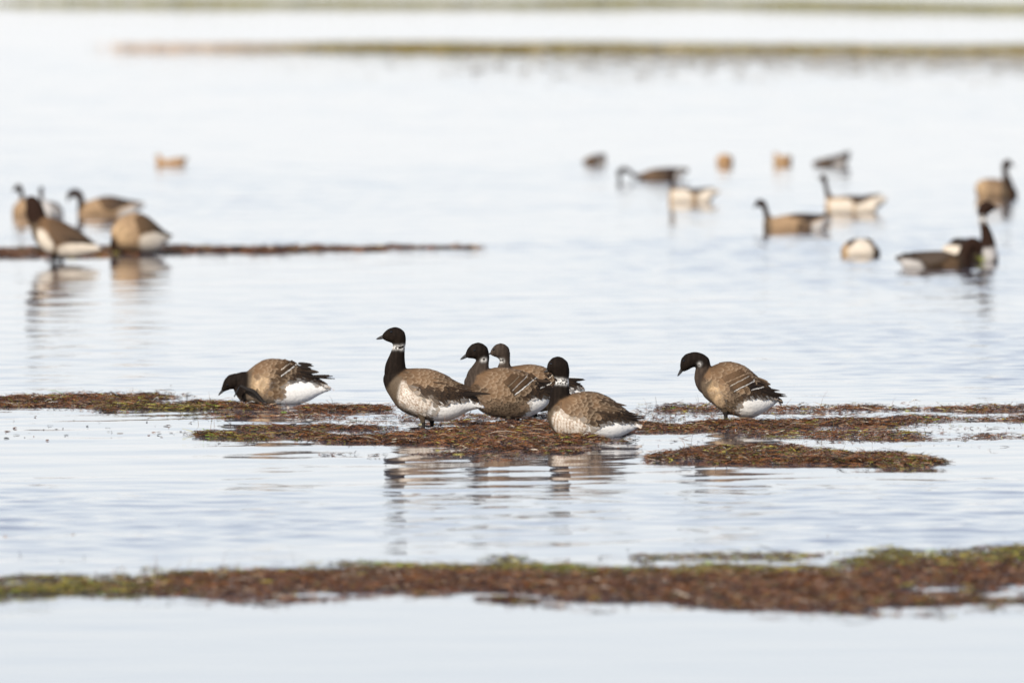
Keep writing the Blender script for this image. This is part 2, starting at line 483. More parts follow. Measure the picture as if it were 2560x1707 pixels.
def stems():
    pts = []
    bands = [((0, 990), (1000, 1010), .6), ((470, 1060), (1400, 1075), 1), ((1600, 1015), (2500, 1015), .7), ((1620, 1050), (2350, 1052), 1), ((1700, 1115), (2200, 1135), 1),
             ((300, 1425), (2500, 1400), 1)]
    V = []; F = []; C = []
    for (a, b, w) in bands:
        for _ in range(int(26 * w)):
            s = random.random()
            u = a[0] + (b[0] - a[0]) * s; v = a[1] + (b[1] - a[1]) * s + random.uniform(-3, 14)
            x, y, _t = gp(u, v); x = float(x); y = float(y)
            h = random.choice([0.02, 0.03, 0.05]) * random.uniform(.6, 1.3)
            lx = random.gauss(0, 0.02); ly = random.gauss(0, .01); r = random.uniform(.0007, .0016)
            base = len(V)
            for q in range(4):
                f = q / 3
                cx = x + lx * f * f; cy = y + ly * f; cz = -0.003 + (h + .02) * f
                rr = r * (1 - .6 * f)
                for d in range(3):
                    an = d * 2.094
                    V.append((cx + rr * math.cos(an), cy + rr * math.sin(an), cz))
            col = random.choice([(.2, .08, .04), (.3, .2, .1), (.06, .04, .03), (.35, .16, .06)])
            C += [col] * 12
            for q in range(3):
                for d in range(3):
                    F.append([base + q * 3 + d, base + q * 3 + (d + 1) % 3, base + q * 3 + 3 + (d + 1) % 3, base + q * 3 + 3 + d])
    o = link('upright_stems', np_mesh('upright_stems', V, F, np.array(C), M_WEED))
    tag(o, 'short thin dry stems sticking up out of the eelgrass rafts', 'plant stems', None, 'stuff')
stems()

# ------------------------------------------------------------------ far marsh banks
def marsh(pts_top, pts_front, hgt, n, ground, grass, seed, palette, fade_left):
    uu = np.linspace(pts_top[0][0], pts_top[-1][0], 200)
    rows = 10
    tt = np.linspace(0, 1, rows)
    U, T = np.meshgrid(uu, tt)
    vt = interp(pts_top, U); vf = interp(pts_front, U)
    X, Y, _ = gp(U, vt * (1 - T) + vf * T)
    Z = -0.03 + (0.03 + 0.05 * smooth(U, 700, 1300)) * np.sin(T * math.pi) * smooth(fbm(X * .3, Y * .1, seed), 0.25, 0.5)
    idx = np.arange(200 * rows).reshape(rows, 200)
    F = np.stack([idx[1:, :-1], idx[1:, 1:], idx[:-1, 1:], idx[:-1, :-1]], -1).reshape(-1, 4)
    g = link('marsh_bank', np_mesh('marsh_bank', np.stack([X, Y, Z], -1).reshape(-1, 3), F, mat=M_MUD)); tag(g, kind='structure'); g['label'] = ground
    u = RNG.uniform(uu[0], uu[-1], n * 3); t = RNG.uniform(0.05, 0.95, n * 3)
    x, y, _ = gp(u, interp(pts_top, u) * (1 - t) + interp(pts_front, u) * t)
    dens = smooth(fbm(x * .45, y * .12, seed, 4), 0.05, 0.45) * (smooth(u, fade_left[0], fade_left[1]) * 0.8 + 0.2) * smooth(u, uu[0], uu[0] + 260)
    k = RNG.random(n * 3) < dens
    x, y, u = x[k][:n], y[k][:n], u[k][:n]
    m = len(x)
    h = hgt * RNG.uniform(.5, 1.2, m) * (0.55 + 0.8 * fbm(x * .5, y * .2, seed + 9)) 
    a = RNG.uniform(0, 6.28, m); w = RNG.uniform(.006, .014, m)
    lean = RNG.normal(0, .35, (m, 2)) * h[:, None]
    V = np.zeros((m, 5, 3)); dx = np.cos(a) * w; dy = np.sin(a) * w
    V[:, 0] = np.stack([x - dx, y - dy, 0 * x - .01], 1); V[:, 1] = np.stack([x + dx, y + dy, 0 * x - .01], 1)
    V[:, 2] = np.stack([x - dx * .8 + lean[:, 0] * .4, y - dy * .8 + lean[:, 1] * .4, h * .6], 1)
    V[:, 3] = np.stack([x + dx * .8 + lean[:, 0] * .4, y + dy * .8 + lean[:, 1] * .4, h * .6], 1)
    V[:, 4] = np.stack([x + lean[:, 0], y + lean[:, 1], h], 1)
    b = (np.arange(m) * 5)[:, None, None]
    F = (b + np.array([[0, 1, 3], [0, 3, 2], [2, 3, 4]])[None]).reshape(-1, 3)
    red = smooth(900 - u, 0, 500)[:, None] * (1.0 if fade_left[0] > 0 else 0.0)
    c = np.array(palette)[RNG.integers(0, len(palette), m)] * (1 - red) + np.array([.52, .40, .30]) * red
    C = np.repeat(c * RNG.uniform(.7, 1.3, (m, 1)), 5, 0)
    o = link('marsh_grass', np_mesh('marsh_grass', V.reshape(-1, 3), F, C, M_WEED)); tag(o, grass, 'grass', None, 'stuff')
M_MUD = mat_simple('marsh_mud', (0.10, 0.085, 0.045), 0.7, 0.3, 0.4, 3)
s_ = 1 / 0.91875
def reflection_smear():  # pale patches added just above the water to imitate the bank's smeared reflection
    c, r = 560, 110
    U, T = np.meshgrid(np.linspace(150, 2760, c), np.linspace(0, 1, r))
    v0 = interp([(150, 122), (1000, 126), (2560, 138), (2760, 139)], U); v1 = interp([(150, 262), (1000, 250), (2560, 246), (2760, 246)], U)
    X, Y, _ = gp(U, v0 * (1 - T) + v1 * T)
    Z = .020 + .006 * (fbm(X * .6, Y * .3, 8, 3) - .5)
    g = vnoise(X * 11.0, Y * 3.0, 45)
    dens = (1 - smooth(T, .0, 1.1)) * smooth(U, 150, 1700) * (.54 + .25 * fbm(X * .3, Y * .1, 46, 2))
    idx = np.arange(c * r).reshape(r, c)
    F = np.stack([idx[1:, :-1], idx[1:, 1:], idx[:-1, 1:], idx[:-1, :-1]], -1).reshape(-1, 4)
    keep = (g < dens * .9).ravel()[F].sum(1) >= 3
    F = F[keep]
    me = np_mesh('reflection_smear', np.stack([X, Y, Z], -1).reshape(-1, 3), F, mat=mat_simple('smear_tint', (.58, .52, .42), .9, .1, .08, 2))
    tag(link('reflection_smear', me), kind='structure')
reflection_smear()
marsh([(190 * s_, 114 * s_), (900 * s_, 115 * s_), (2352 * s_, 121 * s_), (2700 * s_, 122 * s_)], [(190 * s_, 117 * s_), (900 * s_, 120 * s_), (2352 * s_, 129 * s_), (2700 * s_, 130 * s_)],
      0.13, 18000, 'narrow low marsh bank', 'blurred olive marsh grass on the nearer of the two far banks', 4,
      [(.27, .22, .05), (.21, .17, .045), (.32, .22, .08), (.17, .14, .045)], (150, 1100))
marsh([(-200, 8 * s_), (1200 * s_, 10 * s_), (1500 * s_, 6 * s_), (2352 * s_, 20 * s_), (2700 * s_, 22 * s_)], [(-200, 12 * s_), (1200 * s_, 15 * s_), (1500 * s_, 12 * s_), (2352 * s_, 27 * s_), (2700 * s_, 29 * s_)],
      0.13, 12000, 'farthest low marsh bank', 'faint olive marsh grass on the farthest bank at the top edge', 14,
      [(.24, .22, .07), (.20, .19, .06), (.28, .24, .10)], (-600, 2400))

# ------------------------------------------------------------------ geese
BLACK = np.array([.0125, .0085, .0062]); DARKBR = np.array([.030, .020, .014]); NECKG = np.array([.045, .033, .025])
BROWN = np.array([.108, .063, .033]); BREAST = np.array([.10, .072, .047]); TAN = np.array([.42, .29, .165]); WHITE = np.array([.85, .82, .77])
PALE = np.array([.40, .295, .195]); GREY = np.array([.42, .39, .36]); ORANGE = np.array([.38, .23, .115])

ZONE = {   # colour, colour variation, feather (length, width, downward angle, edge colour, edge amount) or None
    'neck': (BLACK, .15, None), 'neckgrey': (NECKG, .2, None), 'ring': (WHITE, .1, None),
    'back': (BROWN, .12, (.042, .030, .25, PALE, .50)),
    'wing': (np.array([.080, .050, .029]), .12, (.046, .030, .30, PALE, .42)),
    'dark': (DARKBR, .25, (.045, .015, .20, BROWN, .30)),
    'breast': (BREAST, .2, (.022, .015, .6, PALE, .18)),
    'belly': (np.array([.13, .10, .075]), .25, (.024, .016, .6, PALE, .2)),
    'brownflank': (np.array([.10, .066, .042]), .3, (.034, .018, .8, PALE, .3)),
    'flank': (np.array([.70, .635, .55]), .10, (.034, .0125, 1.05, np.array([.24, .14, .075]), .30)),
    'tan': (TAN, .18, (.026, .014, .8, WHITE, .25)),
    'white': (WHITE, .04, (.045, .020, .35, WHITE, .5)),
    'cream': (np.array([.60, .52, .42]), .12, None), 'farneck': (np.array([.026, .0135, .009]), .2, None),
    'grey': (GREY, .1, (.045, .020, .35, WHITE, .3)),
    'orange': (ORANGE, .2, (.03, .02, .3, TAN, .3)),
    'palebody': (np.array([.31, .205, .118]), .2, (.03, .02, .5, TAN, .3)),
}

def ico(level=2):
    import bmesh
    bm = bmesh.new(); bmesh.ops.create_icosphere(bm, subdivisions=level, radius=1)
    v = np.array([q.co[:] for q in bm.verts]); f = np.array([[w.index for w in p.verts] for p in bm.faces])
    bm.free(); return v, f
ICO_V, ICO_F = ico(2)

def catmull(P, n):
    P = np.asarray(P, float)
    Q = np.vstack([2 * P[0] - P[1], P, 2 * P[-1] - P[-2]])
    out = []
    for i in range(1, len(Q) - 2):
        for k in range(n):
            t = k / n
            out.append(0.5 * ((2 * Q[i]) + (-Q[i - 1] + Q[i + 1]) * t + (2 * Q[i - 1] - 5 * Q[i] + 4 * Q[i + 1] - Q[i + 2]) * t * t
                              + (-Q[i - 1] + 3 * Q[i] - 3 * Q[i + 1] + Q[i + 2]) * t ** 3))
    out.append(P[-1])
    return np.array(out)

def remesh(parts, voxel, iters=6):
    Vs = []; Fs = []; o = 0
    for v, f in parts:
        Vs.append(v); Fs += [[int(i) + o for i in q] for q in f]; o += len(v)
    me = bpy.data.meshes.new('tmp'); me.from_pydata(np.vstack(Vs).tolist(), [], Fs); me.update()
    ob = bpy.data.objects.new('tmp', me); COL.objects.link(ob)
    r = ob.modifiers.new('r', 'REMESH'); r.mode = 'VOXEL'; r.voxel_size = voxel; r.adaptivity = 0
    s = ob.modifiers.new('s', 'SMOOTH'); s.factor = 0.5; s.iterations = iters
    dg = bpy.context.evaluated_depsgraph_get(); dg.update()
    ev = ob.evaluated_get(dg); m2 = bpy.data.meshes.new_from_object(ev)
    nv = len(m2.vertices)
    V = np.zeros(nv * 3, np.float32); m2.vertices.foreach_get('co', V); V = V.reshape(-1, 3)
    F = [list(p.vertices) for p in m2.polygons]
    bpy.data.objects.remove(ob); bpy.data.meshes.remove(me); bpy.data.meshes.remove(m2)
    return V.astype(float), F

def vert_normals(V, F):
    Fq = np.array([f if len(f) == 4 else f + [f[-1]] for f in F])
    n = np.cross(V[Fq[:, 2]] - V[Fq[:, 0]], V[Fq[:, 3]] - V[Fq[:, 1]])
    out = np.zeros_like(V)
    for k in range(4): np.add.at(out, Fq[:, k], n)
    return out / (np.linalg.norm(out, axis=1, keepdims=True) + 1e-12)

def goose(spec):
    ox, oy, k = spec['tf']
    face = spec.get('face', -1)                 # -1 looks left in the picture, +1 right
    yaw = math.radians(spec.get('yaw', 0)); cy = math.cos(yaw)
    cx, cz = spec['at']                         # contact point, in the traced coordinates
    near = spec.get('near', False)
    swim = spec.get('swim', False)
    gz = spec.get('gz', 0.0)
    X0, Y0, dist = gp(ox + cx / k, oy + cz / k, gz)
    S = float(dist) / FPX / k                   # metres per traced unit
    fx = face
    def L(x, y): return ((x - cx) * S * fx / cy, (cz - y) * S)           # -> local x, z
    def Q(P): return P[:, 0] * cy * fx / S + cx, cz - P[:, 2] / S        # local -> traced
    name = spec.get('name', 'goose')
    root = bpy.data.objects.new(name, None); COL.objects.link(root)
    root.location = (float(X0), float(Y0), gz)
    root.rotation_euler = (0, 0, (math.pi if face < 0 else 0) + yaw)
    root.empty_display_size = 0.1
    tag(root, spec['label'], spec.get('cat', 'goose'), spec['group'])
    rng = np.random.default_rng(abs(hash(spec['label'][:6])) % 1 + int(cx * 7 + cz))
    # torso
    T = catmull([(a, b, c) for a, b, c in spec['torso']], 5)
    wr = spec.get('wr', 0.86)
    hmax = max(c - b for a, b, c in spec['torso']) * S / 2
    nseg = 24; rings = []
    for (x, t, b) in T:
        lx, zt = L(x, t); _, zb = L(x, b)
        if swim and zb < 0.02: zb -= spec.get('sink', 0.035) * min(1, (zt - zb) / 0.08)
        h = max((zt - zb) / 2, 0.003); zc = (zt + zb) / 2
        w = h * wr
        if swim: w = min(h * 1.25, 0.088)
        ring = []
        for i in range(nseg):
            a = 2 * math.pi * i / nseg
            yy = w * math.cos(a) * (1 - 0.13 * math.sin(a)); zz = zc + h * math.sin(a)
            ring.append((lx, yy, zz))
        rings.append(ring)
    V = np.array(rings).reshape(-1, 3); F = []
    m = len(rings)
    for i in range(m - 1):
        for j in range(nseg):
            F.append([i * nseg + j, i * nseg + (j + 1) % nseg, (i + 1) * nseg + (j + 1) % nseg, (i + 1) * nseg + j])
    F.append(list(range(nseg))[::-1]); F.append([(m - 1) * nseg + j for j in range(nseg)])
    # consistent outward faces for the voxel remesher
    c0 = V.mean(0); f0 = F[len(F) // 2]
    if np.dot(np.cross(V[f0[1]] - V[f0[0]], V[f0[2]] - V[f0[1]]), V[f0[0]] - c0) < 0: F = [f[::-1] for f in F]
    parts = [(V, F)]
    for ch in spec.get('chains', []):
        pts = [(p[0], p[1], p[2], p[3] if len(p) > 3 else 0.0) for p in ch]
        for x, y, r, off in catmull(pts, 7):
            lx, lz = L(x, y); rr = max(r, 1) * S
            parts.append((ICO_V * np.array([rr, rr * 0.86, rr]) + np.array([lx, off, lz]), ICO_F))
    zmap = (lambda z: z) if near else (lambda z: {'white': 'cream', 'neck': 'farneck', 'flank': 'cream'}.get(z, z))
    V, F = remesh(parts, 0.0036 if near else 0.009, 7 if near else 4)
    u, v = Q(V)
    # zones
    jit = 5.0 * k / 4.9 if near else 4
    uj = u + jit * (rng.random(len(u)) - .5) + jit * 2.2 * (vnoise(V[:, 0] * 90, V[:, 2] * 90, 5) - .5)
    vj = v + jit * 3 * (rng.random(len(u)) - .5) + jit * 2.2 * (vnoise(V[:, 0] * 90 + 40, V[:, 2] * 90, 6) - .5)
    zn = np.full(len(V), spec.get('base', 'back'), dtype=object)
    for zname, poly in spec['zones']:
        zn[in_poly(uj, vj, poly)] = zmap(zname)
    if 'wing' in spec:
        ww = in_poly(u, v, spec['wing'])
        for z in ('white', 'flank', 'tan', 'grey', 'cream'): zn[ww & (zn == z)] = 'dark' if near else 'wing'
    C = np.zeros_like(V)
    n1 = fbm(V[:, 0] * 60, V[:, 2] * 60 + V[:, 1] * 40, 3, 3)
    B = np.array([ZONE[z][0] for z in zn])
    E = set()
    for f in F:
        for a, b in zip(f, f[1:] + f[:1]): E.add((min(a, b), max(a, b)))
    E = np.array(list(E)); deg = np.zeros(len(V)); np.add.at(deg, E[:, 0], 1); np.add.at(deg, E[:, 1], 1)
    for _ in range(7 if near else 2):
        acc = B.copy(); np.add.at(acc, E[:, 0], B[E[:, 1]]); np.add.at(acc, E[:, 1], B[E[:, 0]])
        B = acc / (deg + 1)[:, None]
    n2 = fbm(V[:, 0] * 22 + V[:, 2] * 10, V[:, 2] * 30 + V[:, 1] * 18, 23, 3)
    for z in set(zn):
        c, var, fe = ZONE[z]; s = zn == z
        C[s] = B[s] * (1 + var * 2.2 * (n1[s, None] - .5))
        if z == 'tan':
            C[s] *= (0.72 + .55 * smooth(fbm(V[s, 0] * 130 + V[s, 2] * 40, V[s, 2] * 60, 37, 3), .38, .66))[:, None]
        if z in ('neck', 'neckgrey'):
            C[s] *= (0.85 + .45 * smooth(fbm(V[s, 0] * 120, V[s, 2] * 30, 31, 3), .4, .75))[:, None]
        if z in ('back', 'wing', 'brownflank', 'belly'):
            C[s] *= (0.52 + 0.90 * smooth(n2[s], .34, .66))[:, None]
        if z in ('flank', 'tan'):
            st = .5 + .5 * np.sin(V[s, 0] * 430 + V[s, 2] * 70 + 7 * vnoise(V[s, 0] * 26, V[s, 2] * 13, 12)) + 1.1 * (fbm(V[s, 0] * 45, V[s, 2] * 24, 13, 3) - .5)
            a = (.85 if z == 'flank' else .45) * smooth(st, .42, .85)[:, None]
            C[s] = C[s] * (1 - a) + np.array([.26, .155, .085]) * a
        if z == 'ring' :
            st = fbm(V[s, 0] * 150, V[s, 2] * 190, 12, 3)
            C[s] = np.where((st > .50)[:, None], C[s], BLACK)
    if 'wing' in spec and near:
        # the folded wing darkens from the coverts to the flight feathers
        ww = in_poly(uj, vj, spec['wing']); xs = [q[0] for q in spec['wing']]
        tt_ = (u - min(xs)) / (max(xs) - min(xs)); tt_ = 1 - tt_ if fx > 0 else tt_
        dk = 1 - .58 * smooth(tt_, .22, .75)
        C[ww] *= dk[ww, None]
    body = link('body', np_mesh('body', V, F, np.clip(C, 0, 1), M_BODY), root)
    NV = vert_normals(V, F)
    tree = BVHTree.FromPolygons([Vector(q) for q in V], F)
    # wings: a shell over the folded-wing area, one per side
    wings = {}
    if 'wing' in spec:
        # smooth membership, so the shell's edge is rounded instead of ragged
        inw = in_poly(u, v, spec['wing'])
        Fq = [f for f in F]
        for side in (1, -1):
            ok = inw & (V[:, 1] * side > 0.001)
            fs = [f for f in Fq if all(ok[i] for i in f)]
            if len(fs) < 4: continue
            used = sorted({i for f in fs for i in f}); mp = {i: j for j, i in enumerate(used)}
            fs2 = [[mp[i] for i in f] for f in fs]
            P = V[used].copy(); NN = NV[used]
            # boundary verts stay low
            cnt = {}
            for f in fs2:
                for a, b in zip(f, f[1:] + f[:1]):
                    e = (min(a, b), max(a, b)); cnt[e] = cnt.get(e, 0) + 1
            bd = np.zeros(len(P), bool)
            for (a, b), c_ in cnt.items():
                if c_ == 1: bd[a] = bd[b] = True
            P = P + NN * np.where(bd, -0.0005, 0.0035)[:, None]
            col = C[used] if near else np.tile(np.array(spec.get('wingcol', DARKBR * 1.5)), (len(P), 1)) * (0.8 + .4 * rng.random((len(P), 1)))
            if not near and 'wingfront' in spec:
                fr = smooth(u[used] * -fx, -spec['wingfront'][1], -spec['wingfront'][0]) if fx < 0 else smooth(u[used], spec['wingfront'][0], spec['wingfront'][1])
                w_ = (u[used] - spec['wingfront'][0]) / (spec['wingfront'][1] - spec['wingfront'][0]); w_ = np.clip(w_, 0, 1)[:, None]
                col = BROWN * (1 - w_) + col * w_
            wings[side] = link('wing', np_mesh('wing', P, fs2, col, M_FEATHER), root)
    # small body feathers, shingled from front to back
    if near:
        order = rng.permutation(len(V))
        cell = {}
        FV = {'body': [[], [], []], 1: [[], [], []], -1: [[], [], []]}
        base_t = np.array([(0, 0), (.35, -.42), (.35, 0), (.35, .42), (.72, -.5), (.72, 0), (.72, .5), (1, -.24), (1.04, 0), (1, .24)])
        edge_w = np.array([0, .15, 0, .15, .5, 0, .5, 1, 1, 1])
        bf = [[0, 1, 2], [0, 2, 3], [1, 4, 5, 2], [2, 5, 6, 3], [4, 7, 8, 5], [5, 8, 9, 6]]
        inwing = in_poly(u, v, spec['wing']) if 'wing' in spec else np.zeros(len(V), bool)
        for i in order:
            z = zn[i]
            fe = ZONE[z][2]
            if fe is None: continue
            ln, wd, dang, ecol, eam = fe
            if V[i, 2] < 0.0 or (z == 'white' and V[i, 0] < V[:, 0].min() + .05): continue
            sp = wd * 0.52
            key = (int(V[i, 0] // sp), int(V[i, 1] // sp), int(V[i, 2] // sp))
            hit = False
            for dx in (-1, 0, 1):
                for dy in (-1, 0, 1):
                    for dz in (-1, 0, 1):
                        for q in cell.get((z, key[0] + dx, key[1] + dy, key[2] + dz), ()):
                            if (V[q, 0] - V[i, 0]) ** 2 + (V[q, 1] - V[i, 1]) ** 2 + (V[q, 2] - V[i, 2]) ** 2 < sp * sp: hit = True; break
                        if hit: break
                    if hit: break
                if hit: break
            if hit: continue
            cell.setdefault((z,) + key, []).append(i)
            nrm = NV[i]
            da = dang + rng.normal(0, .16)
            if z in ('wing', 'back', 'dark'): da = dang * (1 if abs(nrm[1]) > .3 else 0) + spec.get('slope', 0.0) + rng.normal(0, .12)
            d = np.array([-math.cos(da), 0, -math.sin(da)])
            d = d - nrm * d.dot(nrm); dn = np.linalg.norm(d)
            if dn < .1: continue
            d /= dn; sd = np.cross(nrm, d)
            l = ln * rng.uniform(.8, 1.15); w = wd * rng.uniform(.85, 1.15)
            # keep a feather's tip out of a zone of another colour family
            tip = V[i] + d * l * .8
            if z in ('white', 'grey') and tree.find_nearest(Vector(tip))[3] > .006: continue
            tu, tv = tip[0] * cy * fx / S + cx, cz - tip[2] / S
            lift = rng.uniform(.0010, .0025) * (.45 if z in ('white', 'flank', 'tan', 'breast') else 1)
            lo = 0.0038 if inwing[i] else 0.0004
            c0 = C[i] * (1 + ZONE[z][1] * rng.normal(0, .45)); c0 = np.clip(c0, .005, .85)
            if z in ('white',): c0 = np.minimum(c0, .8)
            dest = FV[1 if V[i, 1] > 0 else -1] if (inwing[i] and (1 if V[i, 1] > 0 else -1) in wings) else FV['body']
            o = len(dest[0])
            for (a, b), ew in zip(base_t, edge_w):
                p = V[i] + d * a * l + sd * b * w
                q, nq, _i, _d = tree.find_nearest(Vector(p)); _fi = _i
                if q is None: q = Vector(p); nq = Vector(nrm)
                pp = np.array(q)
                # past the silhouette the feather keeps its own line
                if _d > 0.012: pp = p
                pp = pp + np.array(nq) * (lo + lift * a - abs(b) * .0012)
                dest[0].append(pp)
                e = ew * eam
                if z in ('flank', 'white', 'tan', 'breast', 'grey') and _fi is not None:
                    cc0 = C[F[_fi][0]]; e *= .35
                    dest[2].append(cc0 * (1 - e) + ecol * e)
                else: dest[2].append(c0 * (1 - e) + ecol * e)
            dest[1].extend([[o + j for j in f] for f in bf])
        if FV['body'][0]:
            o = link('contour_feathers', np_mesh('contour_feathers', np.array(FV['body'][0]), FV['body'][1], np.clip(np.array(FV['body'][2]), 0, 1), M_FEATHER), body)
            o['kind'] = 'stuff'
        for side in (1, -1):
            if FV[side][0] and side in wings:
                o = link('covert_feathers', np_mesh('covert_feathers', np.array(FV[side][0]), FV[side][1], np.clip(np.array(FV[side][2]), 0, 1), M_FEATHER), wings[side])
                o['kind'] = 'stuff'
    # long feathers (flight feathers, tail feathers, white-tipped covert bars)
    def surf_y(x, z, side):
        hit = tree.ray_cast(Vector((x, side * .4, z)), Vector((0, -side, 0)))
        if hit[0] is None or hit[0].y * side < 0: return None
        return abs(hit[0].y)
    def long_feather(oname, x0, y0, x1, y1, wmm, col, ecol, side, layer, parent, yend=0.010, pointed=.25, sub=1):
        n = 9
        (ax, az), (bx, bz) = L(x0, y0), L(x1, y1)
        d = np.array([bx - ax, bz - az]); dl = np.linalg.norm(d); d /= dl; pr = np.array([-d[1], d[0]])
        if pr[1] < 0: pr = -pr
        ys = []; last = None
        for i in range(n):
            t = i / (n - 1); x = ax + (bx - ax) * t; z = az + (bz - az) * t
            s = surf_y(x, z, side)
            if s is None:
                s = yend if last is None else last * .8 + yend * .2
            if last is not None: s = min(s, last + .006)
            last = s; ys.append(s)
        ys = np.array(ys); ys = np.convolve(np.pad(ys, 2, mode='edge'), np.ones(5) / 5, 'valid')
        V_ = []; C_ = []; F_ = []
        for i in range(n):
            t = i / (n - 1)
            w = wmm * .001 * min(1, (.35 + 2.4 * t)) * (1 - ((t - .5) / .5) ** 2.2 * .92 if t > .5 else 1) * .5
            w = max(w, .0006)
            x = ax + (bx - ax) * t; z = az + (bz - az) * t - .010 * math.sin(t * math.pi) * dl * 2
            yy = ys[i] + .0060 + layer * .0011 + .001 * t
            for b in (-1, 0, 1):
                V_.append((x + pr[0] * w * b, side * (yy + (.0008 if b == 0 else 0) - (.25 * w if b == 1 else 0)), z + pr[1] * w * b))
                e = (0.0 if b == 0 else .45) + (.4 if t > .93 else 0)
                C_.append(col * (1 - e) + ecol * e)
        for i in range(n - 1):
            for b in (0, 1):
                F_.append([i * 3 + b, i * 3 + b + 1, (i + 1) * 3 + b + 1, (i + 1) * 3 + b])
        return link(oname, np_mesh(oname, V_, F_, np.array(C_), M_FEATHER), parent)
    for side in (1, -1):
        for li, q in enumerate(spec.get('flight', [])):
            x0, y0, x1, y1, w = q[:5]; w = w * .78; c = q[5] if len(q) > 5 else 'k'
            col, ec = {'k': (BLACK, DARKBR), 'b': (DARKBR, BROWN), 'm': (BROWN * .7, PALE * .8), 'w': (WHITE, WHITE)}[c]
            long_feather('flight_feather', x0, y0, x1, y1, w, col * (1 + .2 * rng.normal()), ec, side, li * .7, wings.get(side, root), yend=.014)
        # bars: a row of coverts whose pale tips form the line
        for bi, (xa, ya, xb, yb, tip) in enumerate(spec.get('bars', [])):
            n = max(4, int(math.hypot(xb - xa, yb - ya) * S / .0060))
            VV = []; FF = []; CC = []
            for i in range(n):
                t = (i + .5) / n; x = xa + (xb - xa) * t; y = ya + (yb - ya) * t + rng.normal(0, 2.6)
                tx, tz = L(x, y)
                ln = .034; ang = .42 + spec.get('slope', 0)
                d = np.array([-math.cos(ang), -math.sin(ang)])
                o = len(VV)
                tipc = np.array(tip) * rng.uniform(.45, 1.0)
                for a, b in ((0, -1), (0, 1), (.6, -1), (.6, 1), (.90, -1), (.90, 1), (.92, -1), (.92, 1), (1.0, -.7), (1.0, .7)):
                    px = tx - d[0] * ln * (1 - a) - d[1] * b * .0052; pz = tz - d[1] * ln * (1 - a) + d[0] * b * .0052
                    s = surf_y(px, pz, side)
                    if s is None: s = .015
                    s = s + .0085 + .0012 * a
                    VV.append((px, side * s, pz))
                    if a > .91: CC.append(tipc)
                    else:
                        nn = tree.find_nearest(Vector((px, side * s, pz)))
                        CC.append((C[F[nn[2]][0]] * .85 if nn[2] is not None else BROWN) * (.75 if b > 0 else 1))
                for j in range(4): FF.append([o + 2 * j, o + 2 * j + 1, o + 2 * j + 3, o + 2 * j + 2])
            link('wing_bar', np_mesh('wing_bar', VV, FF, np.array(CC), M_FEATHER), wings.get(side, root))
    if spec.get('tail'):
        TV = []; TF = []; TC = []
        for qi, q in enumerate(spec['tail']):
            x0, y0, x1, y1, w, c = q
            col = {'k': BLACK, 'w': WHITE, 'b': DARKBR, 'g': GREY}[c]
            (ax, az), (bx, bz) = L(x0, y0), L(x1, y1)
            for sgn in (-1, 1):
                for f in (0.15, .55, 1.0):
                    o = len(TV)
                    for i in range(6):
                        t = i / 5
                        x = ax + (bx - ax) * t * (1 - .06 * f); z = az + (bz - az) * t - .003 * f * t
                        ww = w * .001 * .5 * (1 if t < .8 else (.75 if t < .95 else .25))
                        yc = sgn * f * (.012 + .010 * t)
                        for b in (-1, 0, 1):
                            TV.append((x, yc + b * ww * .9, z + b * sgn * ww * -.12 + (.0012 if b == 0 else 0)))
                            TC.append(col * (1.0 if b == 0 else .92))
                    for i in range(5):
                        for b in (0, 1): TF.append([o + i * 3 + b, o + i * 3 + b + 1, o + i * 3 + 4 + b, o + i * 3 + 3 + b])
        link('tail', np_mesh('tail', TV, TF, np.array(TC), M_FEATHER), root)
    # bill
    if 'bill' in spec:
        x0, y0, h0, x1, y1, h1 = spec['bill'][:6]
        yo = spec.get('headoff', 0.0)
        n = 7; seg = 12; VV = []; FF = []
        (ax, az), (bx, bz) = L(x0, y0), L(x1, y1)
        d = np.array([bx - ax, bz - az]); dl = np.linalg.norm(d) + 1e-9; d /= dl; pr = np.array([-d[1], d[0]])
        if pr[1] < 0: pr = -pr
        for half in (1, -1):               # upper and lower mandible, a shallow gap between
            o = len(VV)
            for i in range(n):
                t = i / (n - 1)
                h = (h0 * (1 - t) ** .8 + h1 * t) * S * (1.0 if half > 0 else .55)
                w = (h0 * .62 * (1 - t) + h1 * 1.1 * t) * S * (.95 if half > 0 else .8)
                if i == n - 1: h *= .5; w *= .5
                ext = dl * (1.0 if half > 0 else .93)
                c = np.array([ax + d[0] * ext * t, az + d[1] * ext * t])
                for j in range(seg):
                    a = math.pi * j / (seg - 1)
                    off = h * math.sin(a) * half + .0002 * half
                    VV.append((c[0] + pr[0] * off, yo + w * math.cos(a), c[1] + pr[1] * off))
            for i in range(n - 1):
                for j in range(seg):
                    FF.append([o + i * seg + j, o + i * seg + (j + 1) % seg, o + (i + 1) * seg + (j + 1) % seg, o + (i + 1) * seg + j])
            FF.append([o + (n - 1) * seg + j for j in range(seg)])
        link('bill', np_mesh('bill', VV, FF, mat=M_BILL), root)
    if 'eye' in spec:
        x, y = spec['eye']; lx, lz = L(x, y); yo = spec.get('headoff', 0.0)
        for side in (1, -1):
            s = tree.ray_cast(Vector((lx, yo + side * .3, lz)), Vector((0, -side, 0)))
            yy = s[0].y if s[0] is not None else side * .02
            r = .0056
            e = link('eye', np_mesh('eye', ICO_V * r + np.array([lx, yy - side * r * .15, lz]), ICO_F, mat=M_EYE), root)
